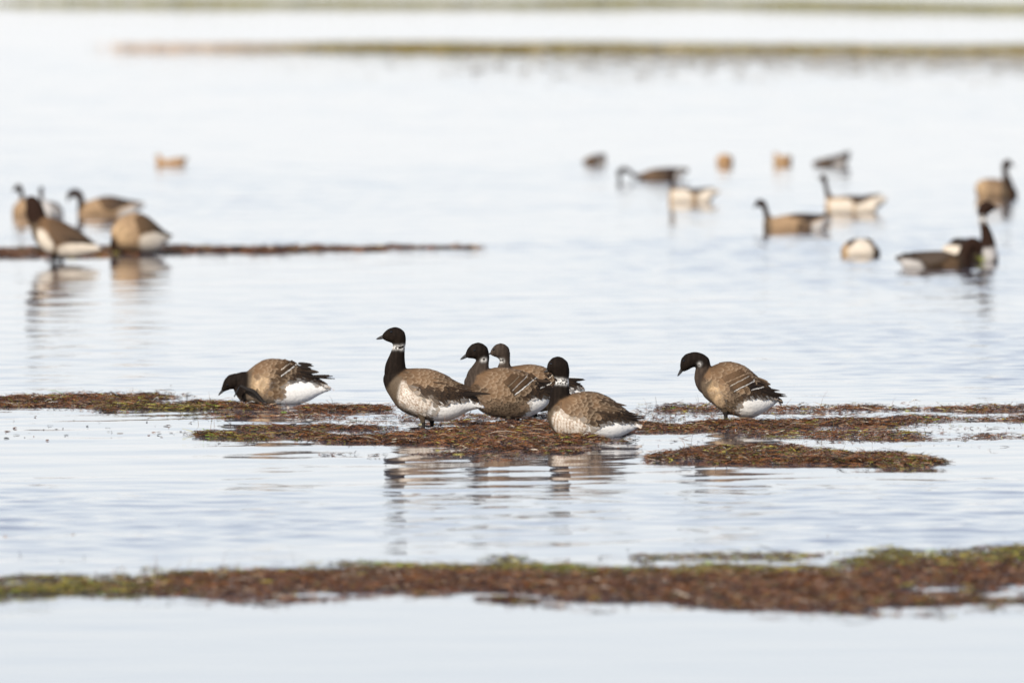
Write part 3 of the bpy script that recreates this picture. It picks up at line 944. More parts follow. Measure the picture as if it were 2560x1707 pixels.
    # legs: chain + webbed foot
    for lg in spec.get('legs', []):
        pts = lg['pts']; off = lg.get('off', .035)
        P = catmull([(a, b, c) for a, b, c in pts], 5); seg = 10; VV = []; FF = []; CC = []
        loc = [(*L(x, y), max(r, 1) * S) for x, y, r in P]
        for i, (x, z, r) in enumerate(loc):
            a = loc[max(0, i - 1)]; b = loc[min(len(loc) - 1, i + 1)]
            d = np.array([b[0] - a[0], b[1] - a[1]]); d /= np.linalg.norm(d) + 1e-9; pr = np.array([-d[1], d[0]])
            for j in range(seg):
                an = 2 * math.pi * j / seg
                VV.append((x + pr[0] * r * math.cos(an), off + r * .85 * math.sin(an), z + pr[1] * r * math.cos(an)))
                CC.append(BREAST * .8 if i < lg.get('feathered', 0) * 5 else np.array([.022, .019, .017]))
        for i in range(len(loc) - 1):
            for j in range(seg):
                FF.append([i * seg + j, i * seg + (j + 1) % seg, (i + 1) * seg + (j + 1) % seg, (i + 1) * seg + j])
        FF.append(list(range(seg))); FF.append([(len(loc) - 1) * seg + j for j in range(seg)])
        lo = link('leg', np_mesh('leg', VV, FF, np.array(CC), M_FEATHER), root)
        x, z, r = loc[-1]
        fd = lg.get('toe', (1, 0)); fl = .062
        nd = np.array([fd[0], fd[1]]); nd = nd / np.linalg.norm(nd); up = np.array([-nd[1], nd[0]])
        FVt = []; FFt = []
        rays = [(-.55, .86), (-.28, .80), (0, 1.0), (.28, .80), (.55, .86)]
        for lay in (.0035, -.0015):
            FVt.append((x, off, z + up[1] * lay + .002))
            for an, l in rays:
                for f in (.5, 1.0):
                    px = x + nd[0] * math.cos(an) * fl * l * f; pz = z + nd[1] * math.cos(an) * fl * l * f
                    py = off + math.sin(an) * fl * l * f
                    th = (.003 if abs(an) in (.55, 0) else 0) * (1 - f * .5)
                    FVt.append((px + up[0] * (lay + th), py, pz + up[1] * (lay + th) + .002))
        K = 11
        for lay in (0, 1):
            o = lay * K
            for q in range(4):
                a = o + 1 + 2 * q; b = a + 2
                f1 = [o, a, b]; f2 = [a, a + 1, b + 1, b]
                FFt += [f1, f2] if lay == 0 else [f1[::-1], f2[::-1]]
        for q in range(4): FFt.append([2 + 2 * q, K + 2 + 2 * q, K + 4 + 2 * q, 4 + 2 * q])
        FFt.append([0, 1, K + 1, K]); FFt.append([1, 2, K + 2, K + 1]); FFt.append([0, 9, K + 9, K]); FFt.append([9, 10, K + 10, K + 9])
        link('foot', np_mesh('foot', FVt, FFt, mat=M_LEG, smooth_shade=False), lo)
    return root

Z1 = (900, 780, 4.9); Z2 = (500, 860, 5.88); Z3 = (1130, 830, 4.523); Z4t = (1650, 840, 5.88)
Z5 = (0, 360, 3.734); Z6 = (1420, 340, 5.345); Z7 = (1860, 340, 4.6125); Z8 = (2060, 360, 4.126)
G_FRONT = 'brant geese in focus on the eelgrass rafts'
G_BACK = 'blurred brant geese in the water behind'
G_DUCK = 'small blurred ducks far out on the water'

goose(dict(tf=Z1, at=(800, 1420), near=True, group=G_FRONT, gz=.004, slope=.35,
    label='tall upright brant goose with white neck ring and bright barred flank, in the centre',
    torso=[(284, 800, 850), (310, 745, 930), (370, 705, 1035), (460, 690, 1165), (570, 690, 1240), (700, 692, 1288), (850, 706, 1325), (1000, 755, 1336),
           (1130, 830, 1315), (1250, 905, 1255), (1350, 985, 1205), (1440, 1070, 1185), (1520, 1155, 1182)],
    chains=[[(440, 810, 140), (432, 720, 140), (440, 640, 122), (455, 550, 98), (476, 440, 79), (480, 370, 86), (460, 300, 104), (420, 285, 104), (360, 290, 78), (315, 300, 48)]],
    bill=(305, 306, 36, 197, 336, 8), eye=(385, 243),
    zones=[('belly', [(380, 1060), (480, 1100), (620, 1180), (760, 1230), (900, 1250), (900, 1360), (500, 1360)]),
           ('breast', [(270, 850), (420, 760), (520, 800), (500, 900), (470, 1120), (520, 1200), (300, 1100)]),
           ('dark', [(560, 880), (700, 870), (900, 900), (1050, 880), (1250, 930), (1400, 1000), (1300, 1060), (1210, 1010), (1000, 1050), (905, 1085), (870, 1040), (800, 960), (720, 1000)]),
           ('neck', [(200, 900), (330, 925), (380, 850), (460, 770), (560, 705), (650, 600), (650, 100), (100, 100), (100, 900)]),
           ('ring', [(385, 415), (565, 405), (562, 458), (385, 452)]),
           ('flank', [(530, 815), (560, 890), (620, 925), (670, 985), (740, 1010), (790, 970), (850, 1040), (880, 1110), (850, 1180), (790, 1230), (720, 1240), (600, 1190), (500, 1150), (470, 1060), (480, 960), (505, 890)]),
           ('white', [(905, 1090), (1000, 1060), (1100, 1035), (1210, 1012), (1340, 1040), (1440, 1080), (1540, 1160), (1540, 1200), (1400, 1250), (1250, 1300), (1100, 1350), (950, 1360), (850, 1320), (825, 1240), (880, 1150)])],
    wing=[(560, 760), (640, 700), (850, 690), (1000, 740), (1150, 820), (1420, 940), (1420, 1010), (1210, 1015), (1000, 1055), (905, 1088), (860, 1030), (800, 960), (720, 985), (650, 950), (570, 880)],
    flight=[(1050, 1040, 1485, 1030, 11, 'k'), (1000, 1000, 1500, 1010, 12, 'k'), (1000, 965, 1600, 1004, 13, 'k'), (1050, 940, 1590, 1000, 13, 'k'), (950, 900, 1420, 960, 15, 'b'),
            (900, 850, 1340, 925, 15, 'b'), (900, 800, 1250, 880, 15, 'm'), (1000, 790, 1400, 940, 13, 'b')],
    tail=[(1240, 1088, 1515, 1180, 9, 'k')],
    legs=[dict(pts=[(745, 1225, 62), (765, 1290, 42), (777, 1350, 24), (778, 1400, 21), (776, 1425, 20)], off=.045, feathered=2),
          dict(pts=[(880, 1300, 50), (882, 1350, 28), (880, 1385, 23), (880, 1412, 22)], off=-.035)]))

goose(dict(tf=Z2, at=(1100, 868), near=True, group=G_FRONT, gz=.003, slope=.1,
    label='brant goose with head lowered and one foot raised to its neck, leftmost on the rafts',
    torso=[(500, 650, 690), (540, 570, 765), (600, 480, 830), (690, 402, 866), (800, 312, 885), (900, 257, 900), (1000, 230, 905), (1100, 226, 905), (1250, 240, 905), (1370, 280, 900),
           (1480, 350, 880), (1600, 430, 835), (1720, 505, 765), (1830, 570, 705), (1930, 645, 680)],
    chains=[[(720, 530, 128), (630, 515, 112), (550, 530, 106), (480, 550, 112), (425, 585, 88), (375, 635, 55), (350, 660, 42)]],
    bill=(358, 668, 36, 268, 760, 7), eye=(405, 600), wr=.80,
    zones=[('belly', [(600, 700), (800, 700), (1050, 800), (1060, 920), (600, 920)]),
           ('tan', [(760, 480), (850, 430), (1000, 430), (1040, 520), (1010, 640), (920, 720), (790, 690), (740, 600)]),
           ('breast', [(690, 390), (770, 400), (760, 700), (690, 800), (640, 800)]),
           ('neck', [(200, 350), (690, 350), (715, 470), (700, 640), (640, 800), (500, 760), (200, 850)]),
           ('dark', [(1200, 470), (1460, 265), (1600, 380), (1760, 430), (1740, 540), (1480, 505), (1340, 495), (1200, 540)]),
           ('white', [(1150, 590), (1210, 540), (1350, 492), (1480, 500), (1600, 520), (1780, 560), (1950, 630), (1950, 700), (1850, 710), (1700, 780), (1600, 850), (1500, 930), (1060, 930), (1060, 820), (1160, 720), (1170, 660)])],
    wing=[(780, 380), (900, 250), (1080, 215), (1300, 230), (1480, 300), (1620, 400), (1780, 440), (1740, 545), (1480, 505), (1350, 495), (1200, 545), (1130, 500), (1060, 430), (850, 425)],
    flight=[(1400, 500, 1760, 545, 16, 'k'), (1300, 480, 1900, 455, 18, 'k'), (1350, 455, 1955, 470, 16, 'k'), (1400, 430, 1985, 510, 12, 'k'), (1380, 400, 1750, 415, 18, 'k'),
            (1400, 340, 1740, 405, 18, 'b'), (1420, 320, 1640, 360, 16, 'k'), (1440, 285, 1670, 325, 14, 'k'), (1450, 275, 1650, 297, 14, 'k')],
    bars=[(1200, 375, 1335, 275, (.5, .42, .33)), (1200, 465, 1435, 292, (.72, .68, .62)), (1215, 370, 1260, 330, (.6, .5, .4))],
    tail=[(1640, 585, 1930, 652, 12, 'k')],
    legs=[dict(pts=[(985, 870, 26), (930, 840, 27), (860, 760, 30), (790, 690, 34), (700, 655, 28), (600, 602, 18)], off=.105, toe=(.45, -.9)),
          dict(pts=[(1010, 780, 60), (1000, 830, 40), (990, 868, 30)], off=-.04)]))

goose(dict(tf=Z3, at=(690, 1012), near=True, group=G_FRONT, gz=.004, slope=.30,
    label='brown-bellied brant goose with white wing bars, standing behind the tail of the tall one',
    torso=[(136, 550, 590), (165, 500, 680), (230, 450, 790), (300, 425, 870), (400, 412, 930), (500, 408, 958), (600, 412, 972), (700, 425, 975), (800, 452, 972), (900, 495, 945),
           (980, 545, 905), (1060, 605, 840), (1120, 660, 770), (1160, 700, 725)],
    chains=[[(260, 590, 120), (280, 500, 115), (320, 420, 98), (345, 340, 76), (345, 280, 82), (315, 220, 98), (270, 215, 92), (225, 235, 66), (190, 255, 42)]],
    bill=(185, 262, 33, 92, 316, 7), eye=(255, 205),
    zones=[('brownflank', [(150, 620), (350, 680), (640, 745), (830, 715), (880, 800), (760, 980), (500, 1000), (200, 850)]),
           ('neckgrey', [(100, 620), (215, 640), (290, 480), (380, 430), (450, 420), (480, 300), (100, 300)]),
           ('neck', [(60, 100), (450, 100), (430, 310), (350, 330), (240, 335), (60, 330)]),
           ('ring', [(320, 305), (395, 295), (395, 325), (330, 335)]),
           ('dark', [(720, 700), (955, 515), (1130, 560), (1170, 620), (1170, 690), (1000, 690), (820, 715)]),
           ('white', [(815, 712), (950, 688), (1110, 678), (1180, 700), (1150, 780), (1060, 870), (960, 950), (850, 990), (765, 990), (770, 890), (825, 870), (860, 780)])],
    wing=[(235, 600), (330, 480), (450, 412), (600, 400), (750, 430), (900, 480), (1100, 540), (1180, 610), (1170, 690), (1000, 690), (820, 715), (640, 742), (500, 730), (350, 680)],
    flight=[(850, 700, 1175, 665, 14, 'k'), (850, 670, 1180, 640, 14, 'k'), (880, 640, 1175, 625, 14, 'k'), (900, 600, 1150, 612, 14, 'k'), (900, 560, 1130, 585, 15, 'k'), (900, 530, 1110, 555, 14, 'b')],
    bars=[(690, 650, 855, 495, (.42, .38, .34)), (715, 705, 955, 515, (.72, .69, .64)), (1000, 632, 1128, 578, (.6, .57, .52)), (640, 615, 760, 500, (.22, .17, .12))],
    legs=[dict(pts=[(640, 930, 45), (645, 975, 26), (645, 1015, 22)], off=.04, feathered=1),
          dict(pts=[(735, 930, 40), (745, 970, 22), (752, 1000, 18)], off=-.035)]))

goose(dict(tf=Z3, at=(900, 962), near=True, group=G_FRONT, gz=.006, slope=.30,
    label='brant goose mostly hidden behind its neighbour, only small brown head and back showing',
    torso=[(485, 430, 520), (540, 402, 620), (620, 392, 730), (750, 380, 840), (880, 374, 890), (1000, 392, 900), (1100, 430, 880), (1200, 475, 850), (1300, 520, 800), (1400, 570, 750), (1500, 635, 690)],
    chains=[[(590, 520, 100), (590, 430, 85), (598, 350, 62), (595, 290, 66), (570, 225, 88), (540, 212, 86), (500, 222, 62), (468, 235, 38)]],
    bill=(466, 240, 24, 415, 252, 8), eye=(472, 197),
    zones=[('neckgrey', [(380, 620), (560, 560), (680, 420), (700, 100), (380, 100)]), ('ring', [(535, 303), (582, 303), (582, 335), (535, 335)]),
           ('dark', [(1050, 480), (1300, 480), (1450, 560), (1350, 600), (1100, 600)]),
           ('white', [(1200, 600), (1340, 580), (1520, 620), (1520, 720), (1340, 790), (1150, 900)])],
    wing=[(680, 440), (780, 372), (900, 368), (1080, 410), (1250, 480), (1400, 540), (1350, 600), (1050, 620), (800, 600)],
    flight=[(1150, 540, 1505, 540, 16, 'k'), (1150, 520, 1490, 530, 14, 'k'), (1150, 570, 1460, 580, 14, 'k')],
    bars=[(1100, 520, 1150, 480, (.6, .5, .38))],
    tail=[(1300, 610, 1505, 650, 14, 'k'), (1320, 640, 1510, 668, 12, 'k')],
    legs=[dict(pts=[(860, 860, 40), (862, 910, 24), (862, 965, 20)], off=.04), dict(pts=[(940, 860, 40), (944, 910, 24), (944, 962, 20)], off=-.035)]))

goose(dict(tf=Z3, at=(1500, 1188), near=True, group=G_FRONT, gz=.0, slope=.30,
    label='brant goose sitting low in the water with broad white neck ring and ruffled back',
    torso=[(1078, 880, 940), (1098, 800, 1035), (1150, 745, 1115), (1230, 712, 1190), (1330, 702, 1215), (1450, 688, 1225), (1560, 678, 1225), (1680, 702, 1220), (1780, 750, 1215), (1880, 820, 1195),
           (1960, 880, 1155), (2040, 950, 1115), (2110, 1020, 1085)],
    chains=[[(1230, 870, 150), (1225, 780, 130), (1225, 690, 110), (1245, 610, 84), (1245, 530, 80), (1235, 460, 98), (1215, 400, 112), (1190, 375, 102), (1150, 390, 78), (1115, 415, 46)]],
    bill=(1122, 430, 32, 1036, 457, 8), eye=(1122, 358), wr=.88,
    zones=[('belly', [(1080, 1000), (1150, 1100), (1260, 1180), (1500, 1200), (1500, 1260), (1080, 1260)]),
           ('breast', [(1070, 880), (1170, 830), (1200, 900), (1130, 980), (1170, 1130), (1230, 1190), (1080, 1150)]),
           ('neck', [(950, 900), (1110, 895), (1160, 820), (1230, 760), (1340, 712), (1420, 600), (1420, 200), (950, 200)]),
           ('ring', [(1155, 518), (1330, 542), (1330, 590), (1155, 584)]),
           ('dark', [(1640, 870), (1800, 860), (1980, 850), (2110, 930), (2000, 965), (1760, 972), (1600, 1002), (1560, 1030), (1530, 1000)]),
           ('flank', [(1205, 845), (1230, 915), (1300, 925), (1370, 920), (1440, 955), (1530, 1020), (1525, 1080), (1500, 1150), (1480, 1240), (1260, 1240), (1200, 1150), (1150, 1070), (1130, 980), (1170, 900)]),
           ('white', [(1560, 1035), (1600, 1000), (1760, 970), (1960, 960), (2060, 990), (2130, 1050), (2100, 1110), (1940, 1160), (1850, 1250), (1510, 1250), (1500, 1150), (1540, 1080)])],
    wing=[(1240, 780), (1350, 700), (1560, 666), (1700, 695), (1960, 820), (2110, 940), (2000, 965), (1760, 972), (1600, 1000), (1560, 1035), (1450, 960), (1380, 918), (1290, 912), (1240, 880)],
    flight=[(1700, 960, 2150, 968, 12, 'k'), (1700, 930, 2190, 976, 13, 'k'), (1750, 890, 2150, 955, 13, 'k'), (1750, 860, 2080, 925, 14, 'k'), (1620, 890, 1880, 930, 15, 'b'), (1640, 850, 1900, 890, 15, 'm'), (1660, 810, 1900, 870, 14, 'm'),
            (1700, 770, 1975, 832, 14, 'b'), (1640, 730, 1930, 862, 14, 'b'), (1560, 700, 1790, 745, 15, 'm'), (1480, 690, 1740, 735, 14, 'm')],
    tail=[(1880, 1020, 2108, 1078, 11, 'k')]))

goose(dict(tf=Z4t, at=(1080, 1240), near=True, group=G_FRONT, gz=.005, slope=.45,
    label='brant goose with arched neck looking down, alone at the right of the in-focus group',
    torso=[(590, 650, 760), (640, 560, 880), (700, 492, 935), (780, 432, 1000), (880, 396, 1078), (1000, 384, 1135), (1120, 406, 1172), (1250, 455, 1205), (1350, 535, 1205), (1450, 625, 1165),
           (1550, 710, 1105), (1650, 800, 1030), (1740, 890, 962)],
    chains=[[(690, 720, 150), (630, 640, 130), (615, 560, 112), (635, 470, 112), (620, 390, 118), (560, 350, 114), (490, 345, 114), (420, 370, 112), (375, 425, 84), (345, 475, 50)]],
    bill=(336, 488, 38, 260, 594, 10), eye=(352, 362), wr=.84,
    zones=[('tan', [(690, 700), (800, 640), (880, 740), (930, 860), (970, 950), (920, 1060), (840, 1030), (760, 940), (690, 850)]),
           ('brownflank', [(880, 700), (1060, 760), (1120, 850), (1040, 1040), (950, 1080), (960, 950), (920, 850)]),
           ('breast', [(600, 700), (700, 560), (780, 650), (700, 760), (720, 880), (850, 1040), (700, 960), (620, 860)]),
           ('neckgrey', [(470, 480), (790, 430), (700, 500), (640, 600), (605, 720), (630, 890), (450, 890)]),
           ('neck', [(200, 150), (700, 150), (790, 420), (690, 450), (540, 470), (400, 560), (200, 650)]),
           ('ring', [(555, 395), (600, 388), (600, 415), (560, 440)]),
           ('dark', [(1090, 800), (1385, 655), (1600, 700), (1640, 780), (1600, 832), (1350, 825), (1100, 845)]),
           ('white', [(1160, 852), (1300, 822), (1600, 828), (1700, 880), (1780, 950), (1680, 1050), (1550, 1120), (1450, 1190), (1330, 1240), (1150, 1230), (1060, 1140), (1040, 1040), (1100, 950)])],
    wing=[(770, 500), (880, 385), (1000, 375), (1200, 415), (1380, 530), (1640, 700), (1700, 800), (1600, 832), (1350, 828), (1100, 840), (1050, 780), (980, 720), (870, 650)],
    flight=[(1200, 825, 1800, 850, 16, 'k'), (1200, 800, 1870, 888, 18, 'k'), (1250, 770, 1850, 860, 18, 'k'), (1300, 740, 1760, 800, 18, 'k'), (1350, 710, 1600, 750, 16, 'b'), (1400, 670, 1625, 715, 16, 'b'),
            (1350, 620, 1625, 705, 18, 'b'), (1350, 590, 1590, 670, 16, 'm')],
    bars=[(970, 680, 1300, 535, (.36, .25, .16)), (1030, 728, 1310, 588, (.50, .44, .36)), (1090, 800, 1390, 658, (.74, .70, .64)), (1380, 638, 1418, 615, (.7, .66, .6)), (1345, 782, 1560, 740, (.70, .66, .6))],
    tail=[(1450, 905, 1745, 955, 13, 'k')],
    legs=[dict(pts=[(950, 1050, 75), (962, 1115, 44), (966, 1170, 28), (965, 1242, 24)], off=.045, feathered=1),
          dict(pts=[(1230, 1150, 50), (1238, 1200, 28), (1240, 1248, 24)], off=-.03)]))

# ---- blurred birds behind
def far(**k): k.setdefault('group', G_BACK); return goose(k)

far(tf=Z5, at=(540, 1085), gz=.01, yaw=-18, label='large blurred brant goose with white flank patch on the far left eelgrass line',
    torso=[(295, 760, 800), (325, 735, 900), (400, 700, 985), (470, 690, 1035), (560, 715, 1062), (650, 760, 1068), (750, 820, 1058), (830, 880, 1030), (900, 940, 1005), (955, 970, 988)],
    chains=[[(390, 800, 95), (355, 720, 95), (330, 650, 95), (318, 590, 82), (300, 545, 62), (280, 525, 44)]], bill=(262, 535, 18, 235, 560, 6),
    zones=[('neck', [(200, 450), (450, 450), (440, 660), (370, 740), (280, 760), (200, 700)]), ('breast', [(280, 740), (380, 740), (390, 1000), (280, 900)]),
           ('flank', [(380, 800), (430, 788), (500, 860), (555, 940), (530, 1010), (450, 1020), (390, 930)]),
           ('white', [(575, 970), (650, 930), (840, 915), (980, 970), (860, 1030), (740, 1090), (575, 1090)])],
    wing=[(450, 720), (560, 700), (700, 760), (860, 890), (850, 912), (650, 928), (580, 960), (520, 880)], wingcol=(.07, .045, .028), wingfront=(450, 800),
    flight=[(650, 890, 900, 925, 22, 'k'), (600, 860, 870, 900, 26, 'b')],
    legs=[dict(pts=[(515, 1040, 42), (520, 1070, 28), (522, 1095, 22)], off=.03), dict(pts=[(600, 1030, 40), (560, 1065, 28), (548, 1092, 22)], off=-.03)])
far(tf=Z5, at=(1300, 1012), gz=.01, yaw=12, label='rounded tan brant goose with head down on the far left eelgrass line',
    torso=[(1038, 810, 870), (1070, 740, 950), (1150, 672, 995), (1250, 642, 1010), (1350, 662, 1015), (1430, 722, 1012), (1490, 775, 990), (1550, 825, 935), (1600, 852, 880)],
    chains=[[(1140, 850, 80), (1085, 890, 52), (1066, 930, 42), (1066, 960, 40), (1072, 985, 30)]], bill=(1072, 985, 18, 1080, 1012, 6), base='palebody',
    zones=[('neck', [(1030, 870), (1062, 880), (1090, 960), (1110, 1040), (1000, 1040)]), ('tan', [(1040, 800), (1100, 740), (1180, 800), (1200, 900), (1140, 960), (1080, 900)]),
           ('white', [(1275, 880), (1320, 838), (1500, 812), (1620, 845), (1560, 930), (1480, 1000), (1320, 1020), (1278, 950)])],
    wing=[(1220, 690), (1300, 640), (1420, 700), (1560, 830), (1500, 812), (1330, 835), (1270, 870)], wingcol=(.08, .055, .032), wingfront=(1230, 1480),
    flight=[(1400, 800, 1620, 858, 24, 'k'), (1380, 760, 1570, 835, 26, 'b')],
    legs=[dict(pts=[(1250, 980, 30), (1252, 1000, 22), (1252, 1015, 20)], off=.03), dict(pts=[(1330, 980, 30), (1332, 1000, 22), (1332, 1015, 20)], off=-.03)])
far(tf=Z5, at=(260, 672), swim=True, label='tan swimming brant goose behind the large one, nearest the left edge', base='palebody', yaw=20,
    torso=[(128, 600, 650), (160, 545, 672), (230, 520, 672), (320, 535, 672), (400, 575, 672), (460, 630, 665)],
    chains=[[(200, 600, 60), (212, 540, 38), (208, 490, 26), (196, 440, 27), (175, 408, 36), (152, 415, 28)]], bill=(145, 420, 16, 115, 445, 5),
    zones=[('dark', [(120, 350), (240, 350), (235, 520), (195, 520), (120, 450)]), ('white', [(380, 600), (480, 600), (480, 700), (380, 700)])],
    wing=[(260, 530), (330, 530), (440, 610), (380, 640), (280, 600)], wingcol=(.10, .07, .045))
far(tf=Z5, at=(480, 684), swim=True, label='slim dark-headed brant goose seen from behind between the two left ones', base='grey', yaw=40,
    torso=[(368, 590, 640), (400, 545, 678), (460, 530, 684), (520, 560, 684), (560, 620, 680), (580, 655, 670)],
    chains=[[(400, 590, 40), (392, 530, 26), (386, 480, 22), (386, 435, 27), (388, 415, 24)]],
    zones=[('neck', [(340, 350), (430, 350), (420, 530), (360, 530)]), ('dark', [(440, 500), (600, 560), (600, 690), (560, 640), (480, 560)])],
    wing=[(430, 535), (500, 545), (560, 620), (520, 640), (450, 580)], wingcol=(.09, .07, .06))
far(tf=Z5, at=(960, 662), swim=True, label='tan swimming brant goose at left bending its black neck forward to the water', base='palebody',
    torso=[(722, 605, 645), (770, 558, 660), (850, 522, 662), (950, 495, 662), (1050, 490, 662), (1150, 512, 662), (1250, 535, 650), (1330, 548, 600), (1360, 552, 572)],
    chains=[[(790, 620, 50), (762, 590, 40), (756, 540, 34), (748, 490, 38), (715, 458, 40), (670, 462, 38), (648, 485, 30)]], bill=(645, 500, 20, 632, 545, 6),
    zones=[('neck', [(600, 400), (820, 400), (790, 560), (740, 640), (700, 680), (600, 600)]), ('grey', [(1120, 620), (1330, 545), (1370, 580), (1280, 700), (1100, 700)])],
    wing=[(900, 500), (1060, 480), (1200, 515), (1300, 535), (1140, 600), (1060, 640), (960, 620)], wingcol=(.05, .034, .024), wingfront=(940, 1120),
    flight=[(1100, 560, 1330, 540, 26, 'k'), (1050, 530, 1290, 535, 28, 'b')])
far(tf=Z5, at=(1600, 200), swim=True, name='duck', cat='duck', group=G_DUCK, label='lone orange-brown duck far out on the left side of the water', base='orange', sink=.02,
    torso=[(1445, 172, 190), (1490, 150, 200), (1560, 145, 200), (1640, 132, 200), (1710, 126, 190), (1755, 124, 150)],
    chains=[[(1500, 160, 28), (1488, 130, 26), (1478, 112, 24)]], bill=(1460, 118, 9, 1435, 128, 4),
    zones=[('dark', [(1660, 90), (1780, 90), (1780, 150), (1690, 150)])], wing=[(1560, 130), (1700, 112), (1740, 140), (1600, 165)], wingcol=(.26, .15, .07))
far(tf=Z6, at=(360, 368), swim=True, name='goose', label='dark brown blurred brant goose with its head under water, left end of the far row', sink=.02,
    torso=[(205, 320, 345), (250, 285, 365), (350, 255, 368), (430, 243, 368), (485, 240, 368), (510, 248, 350)],
    chains=[[(260, 330, 38), (225, 350, 30), (205, 380, 26)]], base='dark', zones=[('brownflank', [(190, 280), (330, 270), (330, 390), (190, 390)]), ('grey', [(400, 330), (520, 320), (520, 400), (380, 400)])],
    wing=[(300, 262), (420, 238), (500, 240), (490, 320), (340, 320)], wingcol=(.05, .034, .026))
far(tf=Z6, at=(1180, 590), swim=True, label='brown brant goose looping its black neck down to the water, behind the white-flanked pair', base='dark',
    torso=[(935, 540, 580), (1000, 490, 590), (1080, 455, 592), (1200, 435, 592), (1350, 425, 592), (1450, 428, 585), (1540, 430, 530), (1620, 438, 470)],
    chains=[[(1000, 545, 48), (930, 540, 36), (870, 530, 32), (830, 485, 32), (780, 448, 34), (720, 455, 40), (688, 500, 42), (684, 545, 32)]], bill=(690, 560, 22, 705, 615, 7),
    zones=[('brownflank', [(960, 440), (1280, 430), (1330, 600), (960, 600)]), ('neck', [(600, 350), (880, 350), (960, 500), (960, 620), (600, 650)]), ('grey', [(1440, 470), (1560, 445), (1560, 620), (1420, 620)])],
    wing=[(1080, 450), (1350, 410), (1540, 420), (1440, 500), (1350, 580), (1180, 540)], wingcol=(.040, .028, .022), wingfront=(1080, 1350),
    flight=[(1350, 450, 1600, 430, 26, 'k')])
far(tf=Z6, at=(1650, 885), swim=True, label='white-flanked brant goose nearest the looping one, right of it in the far water', sink=.03,
    torso=[(1345, 760, 860), (1395, 700, 885), (1500, 690, 885), (1600, 695, 885), (1700, 705, 885), (1800, 712, 885), (1900, 700, 860), (1980, 705, 790), (2040, 725, 755)],
    chains=[[(1420, 770, 70), (1398, 700, 45), (1392, 620, 32), (1398, 540, 32), (1400, 480, 40), (1375, 455, 40)]], bill=(1348, 462, 20, 1305, 478, 7),
    zones=[('neck', [(1300, 400), (1460, 400), (1440, 700), (1340, 760), (1300, 700)]), ('dark', [(1600, 660), (1900, 670), (1850, 740), (1700, 780)]),
           ('tan', [(1340, 720), (1700, 690), (1700, 900), (1340, 900)]), ('white', [(1385, 725), (1620, 715), (1660, 800), (1640, 920), (1390, 920)]),
           ('white', [(1720, 780), (1930, 675), (2060, 710), (1980, 820), (1930, 960), (1740, 960)])],
    wing=[(1560, 690), (1700, 690), (1930, 680), (1740, 755), (1660, 780)], wingcol=(.05, .034, .024),
    flight=[(1700, 715, 1960, 690, 24, 'k')])
far(tf=Z6, at=(2090, 375), swim=True, name='duck', cat='duck', group=G_DUCK, label='round orange duck asleep, right of the far dark goose row', base='orange', sink=.02,
    torso=[(1980, 310, 350), (2020, 262, 372), (2100, 245, 375), (2170, 262, 372), (2208, 310, 350)], chains=[[(2060, 290, 50), (2110, 280, 42)]],
    zones=[('dark', [(2170, 260), (2230, 260), (2230, 400), (2180, 400)])], wing=[(2080, 250), (2160, 255), (2200, 310), (2120, 330)], wingcol=(.30, .17, .075))
far(tf=Z7, at=(440, 318), swim=True, name='duck', cat='duck', group=G_DUCK, label='pale orange duck with head up, between the round duck and the slanted dark goose', base='orange', sink=.02,
    torso=[(335, 265, 305), (380, 232, 318), (450, 232, 318), (520, 225, 312), (555, 235, 280)], chains=[[(385, 260, 32), (375, 225, 26), (365, 205, 26)]], bill=(345, 212, 9, 322, 222, 4),
    zones=[('dark', [(500, 220), (580, 210), (580, 320), (520, 320)]), ('tan', [(330, 250), (430, 250), (430, 330), (330, 330)])], wing=[(430, 232), (530, 222), (540, 270), (450, 275)], wingcol=(.28, .17, .08))
far(tf=Z7, at=(1030, 332), swim=True, label='slanted dark brant goose with tail raised, right end of the far row', base='dark', sink=.02,
    torso=[(808, 295, 315), (870, 270, 328), (950, 250, 332), (1050, 230, 332), (1130, 205, 332), (1195, 180, 300), (1225, 178, 230)],
    chains=[[(870, 300, 32), (830, 305, 26), (805, 330, 24)]], zones=[('brownflank', [(790, 250), (960, 230), (960, 350), (790, 350)]), ('grey', [(1020, 300), (1200, 270), (1240, 360), (1020, 360)])],
    wing=[(950, 245), (1130, 200), (1220, 175), (1200, 250), (1020, 290)], wingcol=(.045, .032, .026))
far(tf=Z7, at=(600, 1092), swim=True, label='tan and brown swimming brant goose with tucked chin, in front of the white-flanked one', base='palebody', sink=.04,
    torso=[(222, 980, 1060), (280, 952, 1088), (400, 925, 1092), (550, 898, 1092), (700, 896, 1092), (850, 905, 1085), (950, 910, 1040), (1020, 915, 960)],
    chains=[[(320, 1020, 70), (280, 960, 50), (258, 900, 38), (242, 830, 38), (215, 785, 46), (180, 770, 46), (155, 785, 36)]], bill=(140, 800, 20, 108, 835, 6),
    zones=[('neck', [(60, 680), (300, 680), (330, 920), (290, 960), (230, 940), (60, 880)]), ('breast', [(220, 950), (300, 960), (320, 1110), (220, 1110)]), ('brownflank', [(620, 1000), (780, 980), (780, 1130), (620, 1130)]),
           ('grey', [(780, 1010), (990, 925), (1030, 960), (960, 1130), (785, 1130)])],
    wing=[(450, 930), (600, 890), (850, 892), (1010, 905), (880, 960), (740, 1010), (600, 960)], wingcol=(.035, .025, .02), wingfront=(450, 760),
    flight=[(750, 930, 1010, 895, 26, 'k'), (700, 960, 980, 925, 24, 'k')])
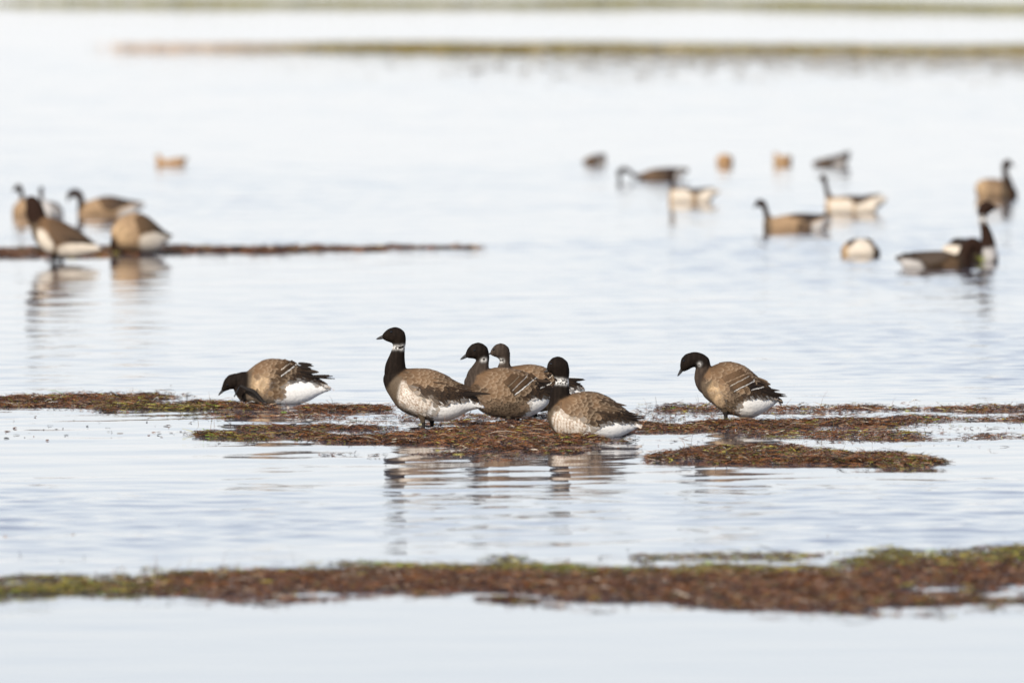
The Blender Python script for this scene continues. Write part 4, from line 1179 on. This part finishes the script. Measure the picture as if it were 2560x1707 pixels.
far(tf=Z7, at=(1280, 890), swim=True, label='upright-necked brant goose with white flank and raised white stern, behind the tan swimming one', sink=.03,
    torso=[(935, 770, 860), (985, 718, 888), (1100, 695, 890), (1250, 688, 890), (1400, 695, 890), (1500, 690, 870), (1590, 692, 800), (1650, 705, 745)],
    chains=[[(1030, 790, 65), (985, 720, 45), (958, 640, 32), (938, 560, 30), (925, 500, 38), (908, 475, 38)]], bill=(885, 490, 16, 858, 512, 6),
    zones=[('neck', [(840, 400), (1000, 400), (1010, 700), (960, 760), (900, 760)]), ('tan', [(940, 720), (1270, 690), (1290, 920), (940, 920)]), ('dark', [(1180, 670), (1500, 670), (1380, 750), (1280, 790)]),
           ('white', [(975, 740), (1250, 735), (1262, 930), (985, 930)]), ('white', [(1285, 800), (1560, 685), (1670, 700), (1570, 820), (1530, 950), (1290, 950)])],
    wing=[(1130, 695), (1300, 680), (1500, 680), (1380, 745), (1280, 785), (1220, 730)], wingcol=(.05, .036, .026), wingfront=(1130, 1350),
    flight=[(1350, 700, 1600, 668, 24, 'k')])
far(tf=Z7, at=(1340, 1385), swim=True, label='blurred brant goose tipped forward showing only its white stern, right of centre', base='brownflank', sink=.03,
    torso=[(1115, 1300, 1350), (1165, 1235, 1382), (1250, 1192, 1386), (1350, 1180, 1386), (1450, 1205, 1386), (1530, 1270, 1380), (1575, 1330, 1360)],
    zones=[('tan', [(1120, 1200), (1200, 1200), (1200, 1400), (1120, 1400)]), ('white', [(1190, 1310), (1310, 1180), (1420, 1195), (1490, 1280), (1490, 1400), (1200, 1400)])],
    wing=[(1185, 1270), (1200, 1180), (1300, 1150), (1350, 1165), (1260, 1220), (1200, 1290)], wingcol=(.03, .02, .018),
    flight=[(1420, 1190, 1540, 1340, 26, 'k'), (1400, 1175, 1500, 1230, 24, 'b')])
far(tf=Z8, at=(1120, 1280), swim=True, face=1, label='dark brant goose facing right, head dipped to the water near the right edge', base='dark', sink=.035,
    torso=[(728, 1160, 1190), (800, 1142, 1240), (880, 1122, 1272), (1000, 1112, 1280), (1150, 1105, 1280), (1250, 1112, 1280), (1350, 1140, 1280), (1430, 1165, 1280), (1500, 1200, 1270), (1530, 1230, 1260)][::-1],
    chains=[[(1400, 1220, 75), (1450, 1150, 75), (1480, 1070, 72), (1520, 1025, 66), (1570, 1030, 55), (1600, 1080, 42), (1595, 1120, 30)]], bill=(1592, 1130, 20, 1610, 1180, 7),
    zones=[('wing', [(1100, 1100), (1350, 1100), (1400, 1300), (1050, 1300)]), ('neck', [(1380, 900), (1700, 900), (1700, 1250), (1520, 1300), (1450, 1250), (1430, 1150)]),
           ('grey', [(740, 1192), (860, 1185), (980, 1205), (1050, 1300), (820, 1300)])],  # white stern painted grey, its shade put into the colour
    wing=[(860, 1130), (1000, 1100), (1250, 1100), (1320, 1150), (1200, 1230), (1080, 1270), (980, 1180)], wingcol=(.07, .05, .036),
    flight=[(1050, 1150, 800, 1130, 26, 'k'), (1000, 1130, 740, 1160, 24, 'k')])
far(tf=Z8, at=(1520, 1218), swim=True, face=1, label='brant goose facing right with tall ringed neck, behind the dipped one near the right edge', base='dark', sink=.035,
    torso=[(1215, 1075, 1100), (1270, 1030, 1150), (1380, 1000, 1195), (1500, 990, 1215), (1620, 1015, 1218), (1720, 1050, 1218), (1775, 1095, 1210), (1798, 1140, 1185)][::-1],
    chains=[[(1690, 1120, 100), (1690, 1030, 82), (1675, 930, 62), (1650, 840, 48), (1635, 770, 46), (1640, 700, 62), (1665, 655, 68), (1705, 652, 56), (1735, 658, 36)]], bill=(1740, 655, 22, 1815, 668, 7),
    zones=[('neck', [(1540, 550), (1800, 550), (1800, 760), (1770, 1065), (1640, 1080), (1560, 1100)]), ('ring', [(1590, 740), (1690, 740), (1690, 808), (1590, 808)]),
           ('grey', [(1640, 1075), (1770, 1062), (1800, 1150), (1720, 1230), (1640, 1230)]), ('white', [(1200, 1050), (1320, 1040), (1450, 1060), (1460, 1250), (1200, 1250)]), ('neck', [(1290, 960), (1460, 960), (1450, 1040), (1320, 1035)])],  # grey chest is white plumage with its shade painted in
    wing=[(1300, 1030), (1400, 990), (1560, 985), (1620, 1060), (1480, 1070)], wingcol=(.03, .022, .018),
    flight=[(1500, 1010, 1300, 1000, 40, 'k'), (1500, 1000, 1320, 985, 40, 'k')])
far(tf=Z8, at=(1790, 560), swim=True, face=1, yaw=25, label='farthest brant goose facing right with dark breast and pale side, at the upper right edge', base='palebody', sink=.035,
    torso=[(1570, 420, 470), (1610, 375, 535), (1700, 358, 558), (1800, 365, 562), (1900, 405, 560), (1960, 450, 545), (1985, 480, 520)][::-1],
    chains=[[(1900, 480, 75), (1895, 420, 62), (1880, 350, 42), (1868, 280, 34), (1872, 225, 44), (1895, 200, 44), (1915, 210, 32)]], bill=(1928, 215, 16, 1980, 242, 6),
    zones=[('tan', [(1560, 380), (1620, 380), (1640, 520), (1560, 520)]), ('breast', [(1780, 340), (1850, 340), (1850, 580), (1780, 580)]), ('neck', [(1820, 100), (2000, 100), (2010, 600), (1870, 600), (1850, 450), (1830, 330)])],
    wing=[(1630, 365), (1760, 350), (1850, 380), (1800, 430), (1680, 430)], wingcol=(.22, .14, .08))

# green weed carried up beside the dipped goose
def weed_tuft():
    u, v = 2060 + 1630 / 4.126, 360 + 1230 / 4.126
    x, y, d = gp(u, v); x = float(x); y = float(y)
    n = 4
    px = x + RNG.normal(0, .008, n); py = y + RNG.normal(0, .02, n); pz = RNG.uniform(.005, .04, n)
    V, F, C = blades(px, py, pz, RNG.uniform(.05, .11, n), RNG.uniform(.005, .010, n), np.tile([.34, .36, .05], (n, 1)) * RNG.uniform(.6, 1.2, (n, 1)), .9)
    o = link('eelgrass_tuft', np_mesh('eelgrass_tuft', V, F, C, M_WEED))
    tag(o, 'small bright green eelgrass tuft at the beak of the dipped goose near the right edge', 'seaweed')
weed_tuft()

# shed white feathers on the rafts
def shed_feather(u, v, label, size=.05, h=.02):
    x, y, d = gp(u, v, .015); x = float(x); y = float(y)
    root = bpy.data.objects.new('shed_feather', None); COL.objects.link(root); root.location = (x, y, .012)
    root.rotation_euler = (0, 0, random.uniform(-.6, .6)); root.empty_display_size = .02
    tag(root, label, 'feather', 'shed white feathers on the rafts')
    VV = []; FF = []
    n = 34
    for i in range(n):
        t = i / n; cx = (t - .5) * size; cz = h * (.35 + .65 * math.sin(t * 2.6))
        for s in (-1, 1):
            o = len(VV); l = size * .34 * math.sin(min(1, t * 1.2 + .15) * math.pi * .93) * random.uniform(.7, 1.1)
            dx = l * .5; dy = s * l * .8; dz = l * random.uniform(-.1, .5)
            VV += [(cx, 0, cz), (cx + .003, 0, cz), (cx + dx + .003, dy, cz + dz), (cx + dx, dy, cz + dz)]
            FF.append([o, o + 1, o + 2, o + 3])
    link('vane', np_mesh('vane', VV, FF, mat=M_WHITE), root)
    VV = []; FF = []
    for i in range(7):
        t = i / 6; cx = (t * 1.25 - .72) * size; cz = h * (.33 + .65 * math.sin(max(t * 1.25 - .22, -.1) * 2.6)); r = .0011 * (1 - .6 * t)
        for k in range(4): VV.append((cx, r * math.cos(k * 1.57), cz + r * math.sin(k * 1.57)))
    for i in range(6):
        for k in range(4): FF.append([i * 4 + k, i * 4 + (k + 1) % 4, i * 4 + 4 + (k + 1) % 4, i * 4 + 4 + k])
    link('quill', np_mesh('quill', VV, FF, mat=M_WHITE), root)
for a in [(97, 993, 'small white feather on the left raft, nearest the left edge of the picture', .055, .016),
          (122, 1002, 'tiny white feather just right of the leftmost one on the left raft', .03, .012),
          (389, 1004, 'upright white feather on the left raft near its green part', .03, .022),
          (918, 1063, 'white feather at the back of the central raft, left of the tall goose', .045, .018),
          (880, 1066, 'thin pale feather lying left of the feather by the tall goose', .04, .012),
          (627, 1008, 'pale feather lying just below the scratching goose', .035, .012),
          (2286, 1008, 'white curled feather on the thin line at far right', .055, .018),
          (2229, 1018, 'flat pale feather left of the curled one on the thin line', .05, .010),
          (2006, 1012, 'pale feather on the thin line just behind the arched-neck goose', .05, .012),
          (2484, 1102, 'small white feather afloat alone near the right edge', .04, .024),
          (300, 1430, 'blurred white feather behind the left part of the foreground bank', .05, .016),
          (430, 1432, 'blurred tan feather on the foreground bank below the open water at left', .05, .016),
          (558, 1422, 'blurred white feather at the back edge of the foreground bank', .045, .016)]:
    shed_feather(*a)
